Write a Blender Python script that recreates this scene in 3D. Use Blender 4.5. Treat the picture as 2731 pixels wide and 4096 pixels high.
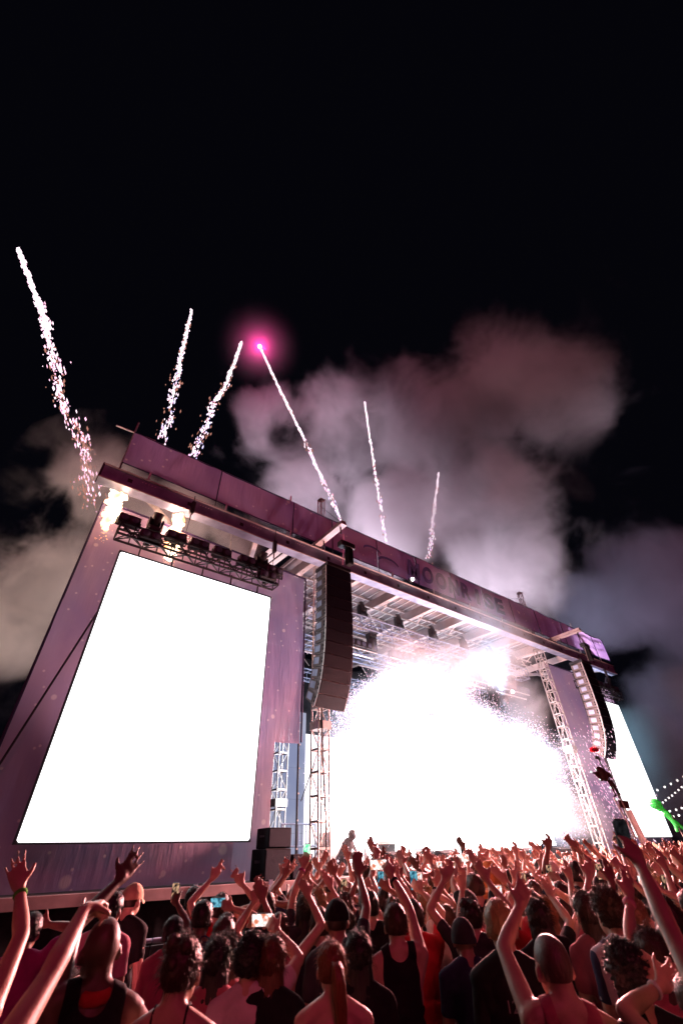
import bpy, bmesh, math, random
import numpy as np
from mathutils import Vector, Matrix, noise as mnoise
for o in list(bpy.data.objects): bpy.data.objects.remove(o)
SC = bpy.context.scene
COL = SC.collection
R = math.radians

# ------------------------------------------------------------------ camera
cam_d = bpy.data.cameras.new('camera'); cam = bpy.data.objects.new('camera', cam_d); COL.objects.link(cam)
cam_d.sensor_fit = 'HORIZONTAL'; cam_d.sensor_width = 24.0; cam_d.lens = 14.945
cam_d.clip_start = 0.05; cam_d.clip_end = 600
CAM = Vector((0, -12, 2.1))
_p, _r, _h = R(39.117), R(-1.993), R(38.902)
_f = Vector((math.sin(_h)*math.cos(_p), math.cos(_h)*math.cos(_p), math.sin(_p)))
_x = Vector((math.cos(_h), -math.sin(_h), 0)); _u = _x.cross(_f)
_x2 = math.cos(_r)*_x + math.sin(_r)*_u; _u2 = -math.sin(_r)*_x + math.cos(_r)*_u
Mc = Matrix((( _x2.x,_u2.x,-_f.x,CAM.x),(_x2.y,_u2.y,-_f.y,CAM.y),(_x2.z,_u2.z,-_f.z,CAM.z),(0,0,0,1)))
cam.matrix_world = Mc
cam_d.dof.use_dof = True; cam_d.dof.focus_distance = 13.0; cam_d.dof.aperture_fstop = 2.0
SC.camera = cam
# ------------------------------------------------------------------ night sky
world = bpy.data.worlds.new('World'); SC.world = world; world.use_nodes = True
wn = world.node_tree.nodes; wn.clear()
wo = wn.new('ShaderNodeOutputWorld'); wb = wn.new('ShaderNodeBackground')
wb.inputs[0].default_value = (0.0013, 0.0013, 0.0027, 1); wb.inputs[1].default_value = 1.0
world.node_tree.links.new(wb.outputs[0], wo.inputs[0])
# ------------------------------------------------------------------ one weak sun lamp: festival glow from behind the audience
sd = bpy.data.lights.new('sun', 'SUN'); sun = bpy.data.objects.new('sun', sd); COL.objects.link(sun)
sd.energy = 0.36; sd.angle = R(14); sd.color = (1.0, 0.055, 0.22)
sun.rotation_euler = Vector((0.30, 0.80, -0.55)).to_track_quat('-Z', 'Y').to_euler()
# ------------------------------------------------------------------ exposure / render
SC.view_settings.view_transform = 'Standard'; SC.view_settings.look = 'None'
SC.view_settings.exposure = 0.0; SC.view_settings.gamma = 1.0
SC.cycles.use_denoising = True
try: SC.cycles.denoiser = 'OPENIMAGEDENOISE'
except Exception: pass
SC.cycles.max_bounces = 8; SC.cycles.volume_bounces = 1; SC.cycles.transparent_max_bounces = 16
SC.cycles.diffuse_bounces = 1; SC.cycles.glossy_bounces = 2; SC.cycles.transmission_bounces = 3
SC.cycles.volume_step_rate = 1.0; SC.cycles.volume_max_steps = 128
SC.cycles.sample_clamp_indirect = 4.0; SC.cycles.sample_clamp_direct = 0
SC.cycles.use_fast_gi = False

# ------------------------------------------------------------------ helpers
rng = random.Random(7); NR = np.random.default_rng(7)
WM = {}
def wmat(o): return WM.get(o.name, Matrix.Identity(4))
def link(name, data, M=None, parent=None, **props):
    o = bpy.data.objects.new(name, data); COL.objects.link(o)
    M = M if M is not None else Matrix.Identity(4)
    WM[o.name] = M.copy()
    if parent is not None:
        o.parent = parent; o.matrix_parent_inverse = wmat(parent).inverted(); o.matrix_basis = M
    else:
        o.matrix_basis = M
    for k, v in props.items(): o[k] = v
    return o
def T(x, y=None, z=None):
    return Matrix.Translation(Vector((x, y, z)) if y is not None else Vector(x))
def thing(name, label, cat, loc=(0,0,0), group=None, kind=None, rotz=0):
    o = link(name, None, T(loc) @ Matrix.Rotation(rotz, 4, 'Z'))
    o.empty_display_size = .2
    o['label'] = label
    if cat: o['category'] = cat
    if group: o['group'] = group
    if kind: o['kind'] = kind
    return o
def tag(o, label, cat=None, group=None, kind=None):
    o['label'] = label
    if cat: o['category'] = cat
    if group: o['group'] = group
    if kind: o['kind'] = kind
    return o
def mesh(name, verts, faces, mat, smooth=False):
    m = bpy.data.meshes.new(name)
    m.from_pydata([tuple(v) for v in verts], [], [tuple(f) for f in faces]); m.update()
    if mat is not None: m.materials.append(mat)
    if smooth: m.shade_smooth()
    return m
def mobj(name, verts, faces, mat, parent=None, M=None, smooth=False):
    return link(name, mesh(name, verts, faces, mat, smooth), M, parent)
def bmobj(name, bm, mat, parent=None, M=None, smooth=False):
    m = bpy.data.meshes.new(name); bm.to_mesh(m); bm.free()
    if mat is not None: m.materials.append(mat)
    if smooth: m.shade_smooth()
    return link(name, m, M, parent)
_ub = {}
def unit_box(mat, bevel=0.0):
    k = (mat.name, bevel)
    if k not in _ub:
        bm = bmesh.new(); bmesh.ops.create_cube(bm, size=1.0)
        if bevel: bmesh.ops.bevel(bm, geom=list(bm.edges), offset=bevel, segments=1, affect='EDGES')
        m = bpy.data.meshes.new('unit_box'); bm.to_mesh(m); bm.free(); m.materials.append(mat); _ub[k] = m
    return _ub[k]
_uc = {}
def unit_rod(mat, n=6):
    k = (mat.name, n)
    if k not in _uc:
        bm = bmesh.new(); bmesh.ops.create_cone(bm, segments=n, cap_ends=True, radius1=.5, radius2=.5, depth=1.0)
        m = bpy.data.meshes.new('unit_rod'); bm.to_mesh(m); bm.free(); m.materials.append(mat)
        if n > 6: m.shade_smooth()
        _uc[k] = m
    return _uc[k]
def axisM(a, b, w, h, up=(0,0,1)):
    a, b = Vector(a), Vector(b); d = b - a; L = d.length; z = d/L
    up = Vector(up)
    if abs(z.dot(up)) > .98: up = Vector((0,1,0))
    x = up.cross(z).normalized(); y = z.cross(x)
    c = (a+b)/2
    return Matrix(((x.x*w, y.x*h, z.x*L, c.x),(x.y*w, y.y*h, z.y*L, c.y),(x.z*w, y.z*h, z.z*L, c.z),(0,0,0,1)))
def bar(name, a, b, w, h, mat, parent=None, up=(0,0,1)):      # rectangular bar from a to b
    return link(name, unit_box(mat), axisM(a, b, w, h, up), parent)
def rod(name, a, b, d, mat, parent=None, n=6):                # round bar
    return link(name, unit_rod(mat, n), axisM(a, b, d, d), parent)
def box(name, lo, hi, mat, parent=None, bevel=0.0):
    lo, hi = Vector(lo), Vector(hi); c = (lo+hi)/2; s = hi-lo
    return link(name, unit_box(mat, bevel), T(c) @ Matrix.Diagonal((s.x, s.y, s.z, 1)), parent)
def copy_tree(o, M, parent=None, **props):                    # copy a thing and its parts; M = world transform applied on top
    c = o.copy(); COL.objects.link(c)
    W = M @ wmat(o); WM[c.name] = W
    if parent is None: c.parent = None; c.matrix_basis = W
    else: c.parent = parent; c.matrix_parent_inverse = o.matrix_parent_inverse.copy(); c.matrix_basis = o.matrix_basis.copy()
    for k, v in props.items(): c[k] = v
    for ch in list(o.children): copy_tree(ch, M, c)
    return c

# ------------------------------------------------------------------ materials
def newmat(name):
    m = bpy.data.materials.new(name); m.use_nodes = True
    nt = m.node_tree; b = nt.nodes.get('Principled BSDF')
    return m, nt, b
def N(nt, t, **kw):
    n = nt.nodes.new(t)
    for k, v in kw.items(): setattr(n, k, v)
    return n
def pmat(name, col, rough=.5, metal=0.0, var=.25, scale=6.0, bump=0.0, bscale=60.0, spec=.5, coord='Object'):
    m, nt, b = newmat(name); L = nt.links.new
    tc = N(nt, 'ShaderNodeTexCoord'); geo = N(nt, 'ShaderNodeNewGeometry')
    src = geo.outputs['Position'] if coord == 'World' else tc.outputs['Object']
    no = N(nt, 'ShaderNodeTexNoise'); no.inputs['Scale'].default_value = scale; no.inputs['Detail'].default_value = 5
    L(src, no.inputs['Vector'])
    mr = N(nt, 'ShaderNodeMapRange'); mr.inputs['From Min'].default_value = .3; mr.inputs['From Max'].default_value = .7
    mr.inputs['To Min'].default_value = 1-var; mr.inputs['To Max'].default_value = 1+var
    L(no.outputs['Fac'], mr.inputs['Value'])
    mx = N(nt, 'ShaderNodeVectorMath', operation='SCALE'); mx.inputs[0].default_value = col[:3]
    L(mr.outputs['Result'], mx.inputs['Scale']); L(mx.outputs['Vector'], b.inputs['Base Color'])
    b.inputs['Roughness'].default_value = rough; b.inputs['Metallic'].default_value = metal
    b.inputs['Specular IOR Level'].default_value = spec
    if bump:
        n2 = N(nt, 'ShaderNodeTexNoise'); n2.inputs['Scale'].default_value = bscale; n2.inputs['Detail'].default_value = 3
        L(src, n2.inputs['Vector'])
        bp = N(nt, 'ShaderNodeBump'); bp.inputs['Strength'].default_value = bump; bp.inputs['Distance'].default_value = .01
        L(n2.outputs['Fac'], bp.inputs['Height']); L(bp.outputs['Normal'], b.inputs['Normal'])
    return m
def emat(name, col, strength, sampling=None):
    m, nt, b = newmat(name); nt.nodes.remove(b)
    e = N(nt, 'ShaderNodeEmission'); e.inputs[0].default_value = (*col, 1); e.inputs[1].default_value = strength
    nt.links.new(e.outputs[0], nt.nodes['Material Output'].inputs[0])
    if sampling: m.cycles.emission_sampling = sampling
    return m
M_alu   = pmat('aluminium', (.62,.58,.56), .38, .75, .2, 8, coord='World')
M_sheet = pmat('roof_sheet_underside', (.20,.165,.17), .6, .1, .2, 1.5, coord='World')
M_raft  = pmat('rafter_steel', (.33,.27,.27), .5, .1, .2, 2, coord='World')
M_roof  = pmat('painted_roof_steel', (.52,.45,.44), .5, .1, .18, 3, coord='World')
M_steel = pmat('grey_painted_steel', (.22,.26,.37), .5, .2, .3, 2.5, coord='World')
M_dark  = pmat('black_powder_coat', (.018,.018,.022), .5, .2, .4, 9)
M_black = pmat('black_fabric', (.010,.010,.012), .9, 0, .3, 12, spec=.1)
M_grille= pmat('black_speaker_grille', (.008,.011,.022), .75, 0, .25, 40, .4, 260, .15)
M_cab   = pmat('speaker_cabinet_paint', (.10,.08,.08), .55, .05, .25, 20, .15, 200)
M_glass = pmat('lens_glass', (.10,.11,.16), .08, .0, .1, 5, spec=.8)
M_rail  = pmat('deck_edge_rail', (.50,.40,.40), .45, .5, .35, 1.5, coord='World')
M_deck  = pmat('plywood_deck', (.05,.045,.045), .7, 0, .3, 3, coord='World')
M_ground= pmat('trampled_ground', (.055,.045,.035), .95, 0, .5, 1.2, .6, 14, coord='World')
M_white = pmat('white_paint', (.75,.73,.72), .5, 0, .12, 4)
M_cable = pmat('rubber_cable', (.015,.015,.018), .6, 0, .2, 4)
M_led   = emat('led_white', (.97,.98,1.0), 2.6)

# ================================================================== THE GROUND
gb = bmesh.new(); bmesh.ops.create_grid(gb, x_segments=60, y_segments=60, size=300)
g = bmobj('ground', gb, M_ground); g['kind'] = 'structure'; g['label'] = 'dark trampled festival ground'
# ================================================================== STAGE PLATFORM
DECK = 1.70
st = thing('stage_platform', 'black stage platform with pale metal edge rail and dark skirt', 'stage', (16.7, 0, 0))
box('deck', (-.6, -.55, DECK-.12), (34.2, 10.2, DECK), M_deck, st)
x = -.6
i = 0
while x < 34.1:                       # the pale rail along the stage front, in sections
    x1 = min(x+1.82, 34.2)
    r_ = box('edge_rail', (x+.012, -.63, DECK-.17), (x1-.012, -.553, DECK+.012), M_rail, st, .03)
    box('joint_clamp', (x1-.05, -.655, DECK-.2), (x1+.05, -.632, DECK+.045), M_steel, r_) if x1 < 34 else None
    x = x1; i += 1
# wrinkled black skirt under the rail
vs, fs = [], []
nx = 260
for k in range(nx+1):
    xx = -.6 + 34.8*k/nx
    for z in (0.0, .5, 1.0, 1.52):
        vs.append((xx, -.50 + .035*math.sin(xx*7.1)+.02*math.sin(xx*17+z*3) - .05*(1.5-z)*.3, z))
for k in range(nx):
    for q in range(3): a = k*4+q; fs.append((a, a+4, a+5, a+1))
mobj('skirt', vs, fs, M_black, st, smooth=True)
for k in range(9): rod('skirt_leg', (.5+k*2.2, -.70, 0), (.5+k*2.2, -.70, DECK-.05), .06, M_alu, st, 8)

# ================================================================== PRINTED FABRICS
def fabric(name, base, alt, stars, transp=.0, transl=.35, nscale=.25, sscale=1.6):
    m, nt, b = newmat(name); L = nt.links.new
    geo = N(nt, 'ShaderNodeNewGeometry')
    n1 = N(nt, 'ShaderNodeTexNoise'); n1.inputs['Scale'].default_value = nscale; n1.inputs['Detail'].default_value = 6; n1.inputs['Distortion'].default_value = .6
    L(geo.outputs['Position'], n1.inputs['Vector'])
    cr = N(nt, 'ShaderNodeValToRGB'); cr.color_ramp.elements[0].position = .38; cr.color_ramp.elements[1].position = .66
    cr.color_ramp.elements[0].color = (*base, 1); cr.color_ramp.elements[1].color = (*alt, 1)
    L(n1.outputs['Fac'], cr.inputs['Fac'])
    col = cr.outputs['Color']
    sx_ = N(nt, 'ShaderNodeSeparateXYZ'); L(geo.outputs['Position'], sx_.inputs[0]); cx_ = N(nt, 'ShaderNodeCombineXYZ'); L(sx_.outputs[0], cx_.inputs[0]); L(sx_.outputs[2], cx_.inputs[1])
    for sc, th, v in ((sscale, .060, stars), (sscale*2.7, .075, stars), (sscale*.42, .045, stars)):   # printed stars: round dots of three sizes
        vo = N(nt, 'ShaderNodeTexVoronoi'); vo.voronoi_dimensions = '2D'; vo.inputs['Scale'].default_value = sc
        L(cx_.outputs[0], vo.inputs['Vector'])
        wn_ = N(nt, 'ShaderNodeMath', operation='GREATER_THAN'); wn_.inputs[1].default_value = .45
        sep = N(nt, 'ShaderNodeSeparateColor'); L(vo.outputs['Color'], sep.inputs[0]); L(sep.outputs[0], wn_.inputs[0])
        mr = N(nt, 'ShaderNodeMapRange'); mr.inputs['From Min'].default_value = th; mr.inputs['From Max'].default_value = th*.6
        mr.inputs['To Min'].default_value = 0; mr.inputs['To Max'].default_value = .75
        L(vo.outputs['Distance'], mr.inputs['Value'])
        mu = N(nt, 'ShaderNodeMath', operation='MULTIPLY'); L(mr.outputs[0], mu.inputs[0]); L(wn_.outputs[0], mu.inputs[1])
        mix = N(nt, 'ShaderNodeMix', data_type='RGBA'); L(mu.outputs[0], mix.inputs['Factor']); L(col, mix.inputs['A']); mix.inputs['B'].default_value = (*v, 1)
        col = mix.outputs['Result']
    # weave bump
    n3 = N(nt, 'ShaderNodeTexNoise'); n3.inputs['Scale'].default_value = 3.0; n3.inputs['Detail'].default_value = 4
    mp = N(nt, 'ShaderNodeMapping'); mp.inputs['Scale'].default_value = (2.2, 1, .35)
    L(geo.outputs['Position'], mp.inputs['Vector']); L(mp.outputs[0], n3.inputs['Vector'])
    bp = N(nt, 'ShaderNodeBump'); bp.inputs['Strength'].default_value = .5; bp.inputs['Distance'].default_value = .08; L(n3.outputs['Fac'], bp.inputs['Height'])
    L(col, b.inputs['Base Color']); b.inputs['Roughness'].default_value = .8; b.inputs['Specular IOR Level'].default_value = .25
    L(bp.outputs['Normal'], b.inputs['Normal'])
    tl = N(nt, 'ShaderNodeBsdfTranslucent'); L(col, tl.inputs[0])
    m1 = N(nt, 'ShaderNodeMixShader'); m1.inputs[0].default_value = transl; L(b.outputs[0], m1.inputs[1]); L(tl.outputs[0], m1.inputs[2])
    out = m1.outputs[0]
    if transp:
        tp = N(nt, 'ShaderNodeBsdfTransparent'); m2 = N(nt, 'ShaderNodeMixShader'); m2.inputs[0].default_value = transp
        L(out, m2.inputs[1]); L(tp.outputs[0], m2.inputs[2]); out = m2.outputs[0]
    L(out, nt.nodes['Material Output'].inputs[0])
    return m
M_banner = fabric('printed_purple_banner', (.42,.25,.56), (.60,.36,.58), (.95,.78,.8), 0, .35, .22, .55)
M_scrim  = fabric('printed_purple_mesh_scrim', (.44,.34,.54), (.66,.46,.56), (.95,.8,.78), .10, .5, .22, .8)
M_hem = pmat('dark_purple_hem', (.035,.02,.075), .8, 0, .2, 3, coord='World')

def cloth_grid(name, x0, x1, z0, z1, Y, nx, nz, mat, parent, fold, zt=None, zb=None):
    vs, fs = [], []
    for i in range(nx+1):
        xx = x0 + (x1-x0)*i/nx
        b_ = z0 if zb is None else zb(xx); t_ = z1 if zt is None else zt(xx)
        for j in range(nz+1):
            z = b_ + (t_-b_)*j/nz
            vs.append((xx, Y + fold(xx, z), z))
    for i in range(nx):
        for j in range(nz):
            a = i*(nz+1)+j; fs.append((a, a+nz+1, a+nz+2, a+1))
    return mobj(name, vs, fs, mat, parent, smooth=True)
def fold1(amp, seed):
    def f(x, z):
        v = Vector((x*.9+seed, z*.35, seed))
        w = mnoise.noise(v)*amp + amp*.5*abs(mnoise.noise(Vector((x*1.9+z*.55, seed, z*.2))))
        return w
    return f
# ================================================================== SCRIM WALLS round the screens
sl = thing('scrim_wall', 'purple starry fabric wall hung behind the large left screen', 'fabric wall', (4.3, .5, DECK))
cloth_grid('fabric', .50, 7.22, 1.72, 11.02, .52, 60, 60, M_scrim, sl, fold1(.09, 1.3), zt=lambda x: 11.02-.03*(x-.5))
cloth_grid('fabric', 7.22, 8.12, 4.85, 10.75, .52, 24, 40, M_scrim, sl, fold1(.10, 1.3), zt=lambda x: 10.82-.05*(x-7.22), zb=lambda x: 4.85+.06*(x-7.22))
rod('hem', (.48, .49, 1.72), (.48, .49, 11.05), .07, M_hem, sl); rod('hem', (.48, .49, 11.05), (8.14, .49, 10.75), .08, M_hem, sl)
rod('hem', (8.14, .50, 10.75), (8.14, .50, 4.93), .06, M_hem, sl)
sr = thing('scrim_wall', 'purple starry fabric wall behind the distant right screen', 'fabric wall', (29, .5, DECK))
cloth_grid('fabric', 25.2, 32.9, 1.72, 10.75, .52, 60, 50, M_scrim, sr, fold1(.09, 7.7))
rod('hem', (32.92, .49, 1.72), (32.92, .49, 10.77), .07, M_hem, sr); rod('hem', (25.2, .49, 10.77), (32.92, .49, 10.77), .08, M_hem, sr)

# ================================================================== LED SCREENS
def led(x0, x1, label):
    z0, z1 = 2.49, 9.19
    t = thing('led_screen', label, 'screen', ((x0+x1)/2, 0, z0))
    box('housing', (x0-.04, .0, z0-.03), (x1+.04, .13, z1+.06), M_dark, t)
    bm = bmesh.new(); r = .04
    vs = [bm.verts.new((x0+r, -.012, z0)), bm.verts.new((x1-r, -.012, z0)), bm.verts.new((x1, -.012, z0+r)), bm.verts.new((x1, -.012, z1-r)), bm.verts.new((x1-r, -.012, z1)), bm.verts.new((x0+r, -.012, z1)), bm.verts.new((x0, -.012, z1-r)), bm.verts.new((x0, -.012, z0+r))]
    bm.faces.new(vs)
    bmobj('screen_face', bm, M_led, t)
    for k in range(5):
        xx = x0+.5+k*(x1-x0-1)/4
        rod('hanging_bar', (xx, .06, z1+.06), (xx, .06, z1+.42), .05, M_dark, t)
    return t
led(1.372, 6.367, 'large upright white video screen on the left wing')
led(27.55, 31.9, 'upright white video screen on the far right wing, partly behind the speaker array')

# ================================================================== LATTICE TOWERS
def lattice(parent, x, y, z0, z1, s, bay, mat, d=.05, db=.028, collars=()):
    h = s/2; c = [(x-h, y-h), (x+h, y-h), (x+h, y+h), (x-h, y+h)]
    for (a, b) in c: rod('chord', (a, b, z0), (a, b, z1), d, mat, parent, 8)
    n = max(1, round((z1-z0)/bay))
    for k in range(n+1):
        z = z0 + (z1-z0)*k/n
        for q in range(4):
            a, b = c[q], c[(q+1) % 4]
            if k % 1 == 0: bar('rung', (*a, z), (*b, z), db, db*1.6, mat, parent)
            if k < n:
                z2 = z0 + (z1-z0)*(k+1)/n
                p, r_ = (a, b) if (k+q) % 2 else (b, a)
                rod('brace', (*p, z), (*r_, z2), db*.8, mat, parent)
    for z in collars: box('sleeve_block', (x-h-.05, y-h-.05, z), (x+h+.05, y+h+.05, z+.24), mat, parent)
    box('base_plate', (x-h-.1, y-h-.1, z0), (x+h+.1, y+h+.1, z0+.03), mat, parent)
for (x, y, z1, lab, col_) in ((8.72, .28, 14.9, 'tall lattice tower just right of the left speaker array', (5.3,)),
                       (24.45, .28, 14.9, 'tall lattice tower just left of the right speaker array', (6.0,)),
                       (9.75, 4.4, 11.4, 'shorter lattice tower at the left wing, behind the subwoofer stack', (3.6,)),
                       (24.6, 6.5, 11.4, 'faint lattice tower deep in the stage, veiled by white smoke', ())):
    t = thing('lattice_tower', lab, 'tower', (x, y, DECK), group='stage towers')
    lattice(t, x, y, DECK, min(z1, 11.4), .40, .6, M_alu, .06, .034, collars=col_)
    if z1 > 12:                                                   # slim mast section above the roof
        h = .11
        for (a, b) in ((-h, -h), (h, -h), (h, h), (-h, h)): rod('mast_chord', (x+a, y+b, 11.4), (x+a, y+b, z1+.15), .045, M_alu, t, 8)
        for q in range(10):
            z = 11.5 + q*.36
            for (a, b, c_, d_) in ((-h, -h, h, -h), (h, -h, h, h), (h, h, -h, h), (-h, h, -h, -h)): rod('mast_brace', (x+a, y+b, z), (x+c_, y+d_, z+.36), .022, M_alu, t)
        box('mast_cap', (x-.14, y-.14, z1+.15), (x+.14, y+.14, z1+.19), M_alu, t)

# ================================================================== ROOF
rf = thing('stage_roof', 'long flat stage roof with grey front beam and pale rafters', 'roof', (16.7, 0, 11))
BZ0, BZ1 = 11.25, 11.80
box('front_beam', (.05, -.28, BZ0+.05), (32.95, -.02, BZ1), M_steel, rf)
box('beam_flange', (.05, -.34, BZ0-.01), (32.95, .06, BZ0+.048), M_steel, rf); box('beam_edge_strip', (.05, -.352, BZ0-.005), (32.95, -.342, BZ0+.04), M_roof, rf)
box('beam_flange', (.05, -.33, BZ1+.002), (32.95, .04, BZ1+.035), M_roof, rf)
for k in range(17):
    xx = .9 + k*1.95
    b_ = box('beam_hole', (xx-.07, -.287, 11.48), (xx+.07, -.2805, 11.62), M_dark, rf)
    for q in range(5): box('bolt', (xx+.35+q*.1, -.295, 11.66), (xx+.375+q*.1, -.281, 11.685), M_white, b_)
for xx in (.05, 32.95): box('beam_end_cap', (xx-.03, -.31, BZ0), (xx+.03, .02, BZ1+.05), M_dark, rf)
for k in range(12):
    xx = 1.4 + k*2.75
    rod('banner_bracket', (xx, -.15, BZ1), (xx, -.22, BZ1+.42), .07, M_alu, rf, 8)
# main roof bay between the towers: rafters running back, purlins across, ceiling sheets above
RB = 9.6
for k in range(8):
    xx = 8.3 + k*2.38
    bar('rafter', (xx, 0.08, 11.62), (xx, RB, 11.95), .16, .42, M_raft, rf)
    bar('rafter_flange', (xx, 0.08, 11.395), (xx, RB, 11.725), .22, .03, M_roof, rf)
    for q in range(6):
        yy = .8+q*1.55
        rod('rafter_strut', (xx, yy, 11.45), (xx+(1.19 if q % 2 else .0), yy+.7, 11.05), .045, M_roof, rf)
for q in range(7):
    yy = .7 + q*1.45
    bar('purlin', (7.9, yy, 11.98), (25.5, yy, 11.98), .07, .10, M_roof, rf)
for q in range(3):
    yy = 1.5 + q*3.0
    bar('lower_purlin', (7.9, yy, 11.15), (25.5, yy, 11.15), .06, .06, M_alu, rf)
for k in range(14):
    x0 = 7.9 + k*1.26
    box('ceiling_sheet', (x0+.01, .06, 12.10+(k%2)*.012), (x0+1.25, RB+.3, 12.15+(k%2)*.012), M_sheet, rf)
for k in range(36): bar('ceiling_rib', (8.0+k*.49, .1, 12.08), (8.0+k*.49, RB, 12.08), .035, .05, M_white, rf)
# wing frames beyond the towers
for s in (0, 1):
    fx = (lambda v: v) if s == 0 else (lambda v: 33.25-v)
    for k in range(3):
        x0 = 7.3 - k*.28
        bar('wing_panel', (fx(x0), .1, 11.75+.05*k), (fx(x0), 4.6, 12.05), .22, .04, M_white, rf)
    bar('wing_rafter', (fx(5.6), 0, 11.55), (fx(7.3), 5.2, 10.9), .16, .34, M_roof, rf)
    bar('wing_rafter', (fx(1.6), .1, 11.4), (fx(8.2), 5.0, 11.1), .1, .16, M_alu, rf)
    rod('wing_brace', (fx(4.6), .2, 11.95), (fx(5.3), .9, 8.6), .05, M_alu, rf)
    # little back truss of the wing
    for (ya, za) in ((2.2, 11.5), (2.2, 11.05), (2.55, 11.27)):
        rod('wing_truss_chord', (fx(.9), ya, za), (fx(7.6), ya, za-.25), .05, M_alu, rf)
    for k in range(13):
        xa = 1.0 + k*.5
        rod('wing_truss_brace', (fx(xa), 2.2, 11.5 if k % 2 else 11.05), (fx(xa+.5), 2.2, 11.05 if k % 2 else 11.5), .03, M_alu, rf)
# cantilever arms that carry the speaker arrays
for xx, lab in ((8.12, 'pale steel outrigger arm carrying the left speaker array'), (25.5, 'pale steel outrigger arm carrying the right speaker array')):
    t = thing('outrigger_arm', lab, 'beam', (xx, -1, 12), group='outrigger arms')
    bar('arm', (xx, .2, 12.02), (xx, -2.05, 12.02), .22, .16, M_rail, t)
    bar('arm_flange', (xx, .2, 11.925), (xx, -2.08, 11.925), .27, .03, M_rail, t)
    box('clamp', (xx-.16, -.34, 11.84), (xx+.16, -.05, 11.938), M_dark, t)
    for yy in (-.75, -1.85): rod('shackle', (xx, yy, 11.9), (xx, yy, 11.62), .06, M_dark, t)

# ================================================================== BANNER along the roof edge
bn = thing('roof_banner', 'long purple starry banner along the roof edge, faint dark lettering', 'banner', (16.7, -.05, 12.1))
xs = [.50, 3.75, 7.0, 9.0, 11.6, 14.2, 16.8, 19.4, 22.0, 24.6, 27.6, 29.6, 31.6, 33.25]
bot = lambda x: 12.25 + .10*math.sin((x-.5)/33*math.pi)*-1 + .04*abs(math.sin(x*1.2))
top = lambda x: 13.76 - .02*math.sin(x*1.7)
for a, b in zip(xs[:-1], xs[1:]):
    cloth_grid('banner_panel', a+.01, b-.01, 0, 0, -.14, 20, 8, M_banner, bn, fold1(.08, 3.1), zt=top, zb=bot)
    rod('seam', (b, -.17, bot(b)), (b, -.17, top(b)), .045, M_hem, bn)
    rod('hem', (a, -.13, top(a)), (b, -.13, top(b)), .06, M_hem, bn)
    rod('hem', (a, -.13, bot(a)), (b, -.13, bot(b)), .04, M_hem, bn)
    rod('lace', (a, -.15, bot(a)), (a, -.2, BZ1), .03, M_dark, bn)
rod('banner_pole', (.50, -.1, 11.9), (.50, -.05, 14.35), .07, M_alu, bn); rod('banner_pole', (-.1, -.1, 13.72), (1.2, -.1, 13.8), .06, M_alu, bn)
for xx in (6.9, 29.6): rod('banner_pole', (xx, .05, 11.9), (xx+.06, .05, 14.25), .07, M_alu, bn)
# letters
M_letter = pmat('dark_print_ink', (.06,.03,.13), .8, 0, .3, 2, coord='World')
def letters(word, x0, x1, z0, h, Y, mat, parent):
    n = len(word); step = (x1-x0)/n
    for k, ch in enumerate(word):
        cu = bpy.data.curves.new('letter', 'FONT'); cu.body = ch; cu.size = 1; cu.offset = .045; cu.extrude = .004
        to = bpy.data.objects.new('letter_src', cu); COL.objects.link(to)
        dg = bpy.context.evaluated_depsgraph_get(); me = bpy.data.meshes.new_from_object(to.evaluated_get(dg))
        bpy.data.objects.remove(to)
        co = np.array([v.co[:] for v in me.vertices]); lo, hi = co.min(0), co.max(0)
        wd = step*.80 if ch != 'I' else step*.30
        off = (step-wd)/2
        for v in me.vertices:
            u = (v.co.x-lo[0])/(hi[0]-lo[0]); w = (v.co.y-lo[1])/(hi[1]-lo[1])
            xx = x0 + k*step + off + u*wd + (w-.5)*.10
            v.co = (xx, Y - .012 + (v.co.z), z0 + w*h + .02*math.sin(xx*3))
        me.materials.clear(); me.materials.append(mat)
        link('letter', me, None, parent)
letters('MOONRISE', 13.35, 21.1, 12.36, .95, -.27, M_letter, bn)
# emblem left of the word: two soft crescents of dark print
for (cx, cz, r0, w) in ((11.2, 13.05, .42, .20), (12.15, 12.72, .50, .24)):
    vs, fs = [], []
    for k in range(25):
        a = math.pi*(.05 + .95*k/24); ww = w*math.sin(math.pi*k/24)*.8+.02
        for rr in (r0-ww/2, r0+ww/2): vs.append((cx+1.25*rr*math.cos(a), -.275, cz-.2+.6*rr*math.sin(a)))
    for k in range(24): fs.append((2*k, 2*k+1, 2*k+3, 2*k+2))
    mobj('emblem', vs, fs, M_letter, bn)
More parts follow.
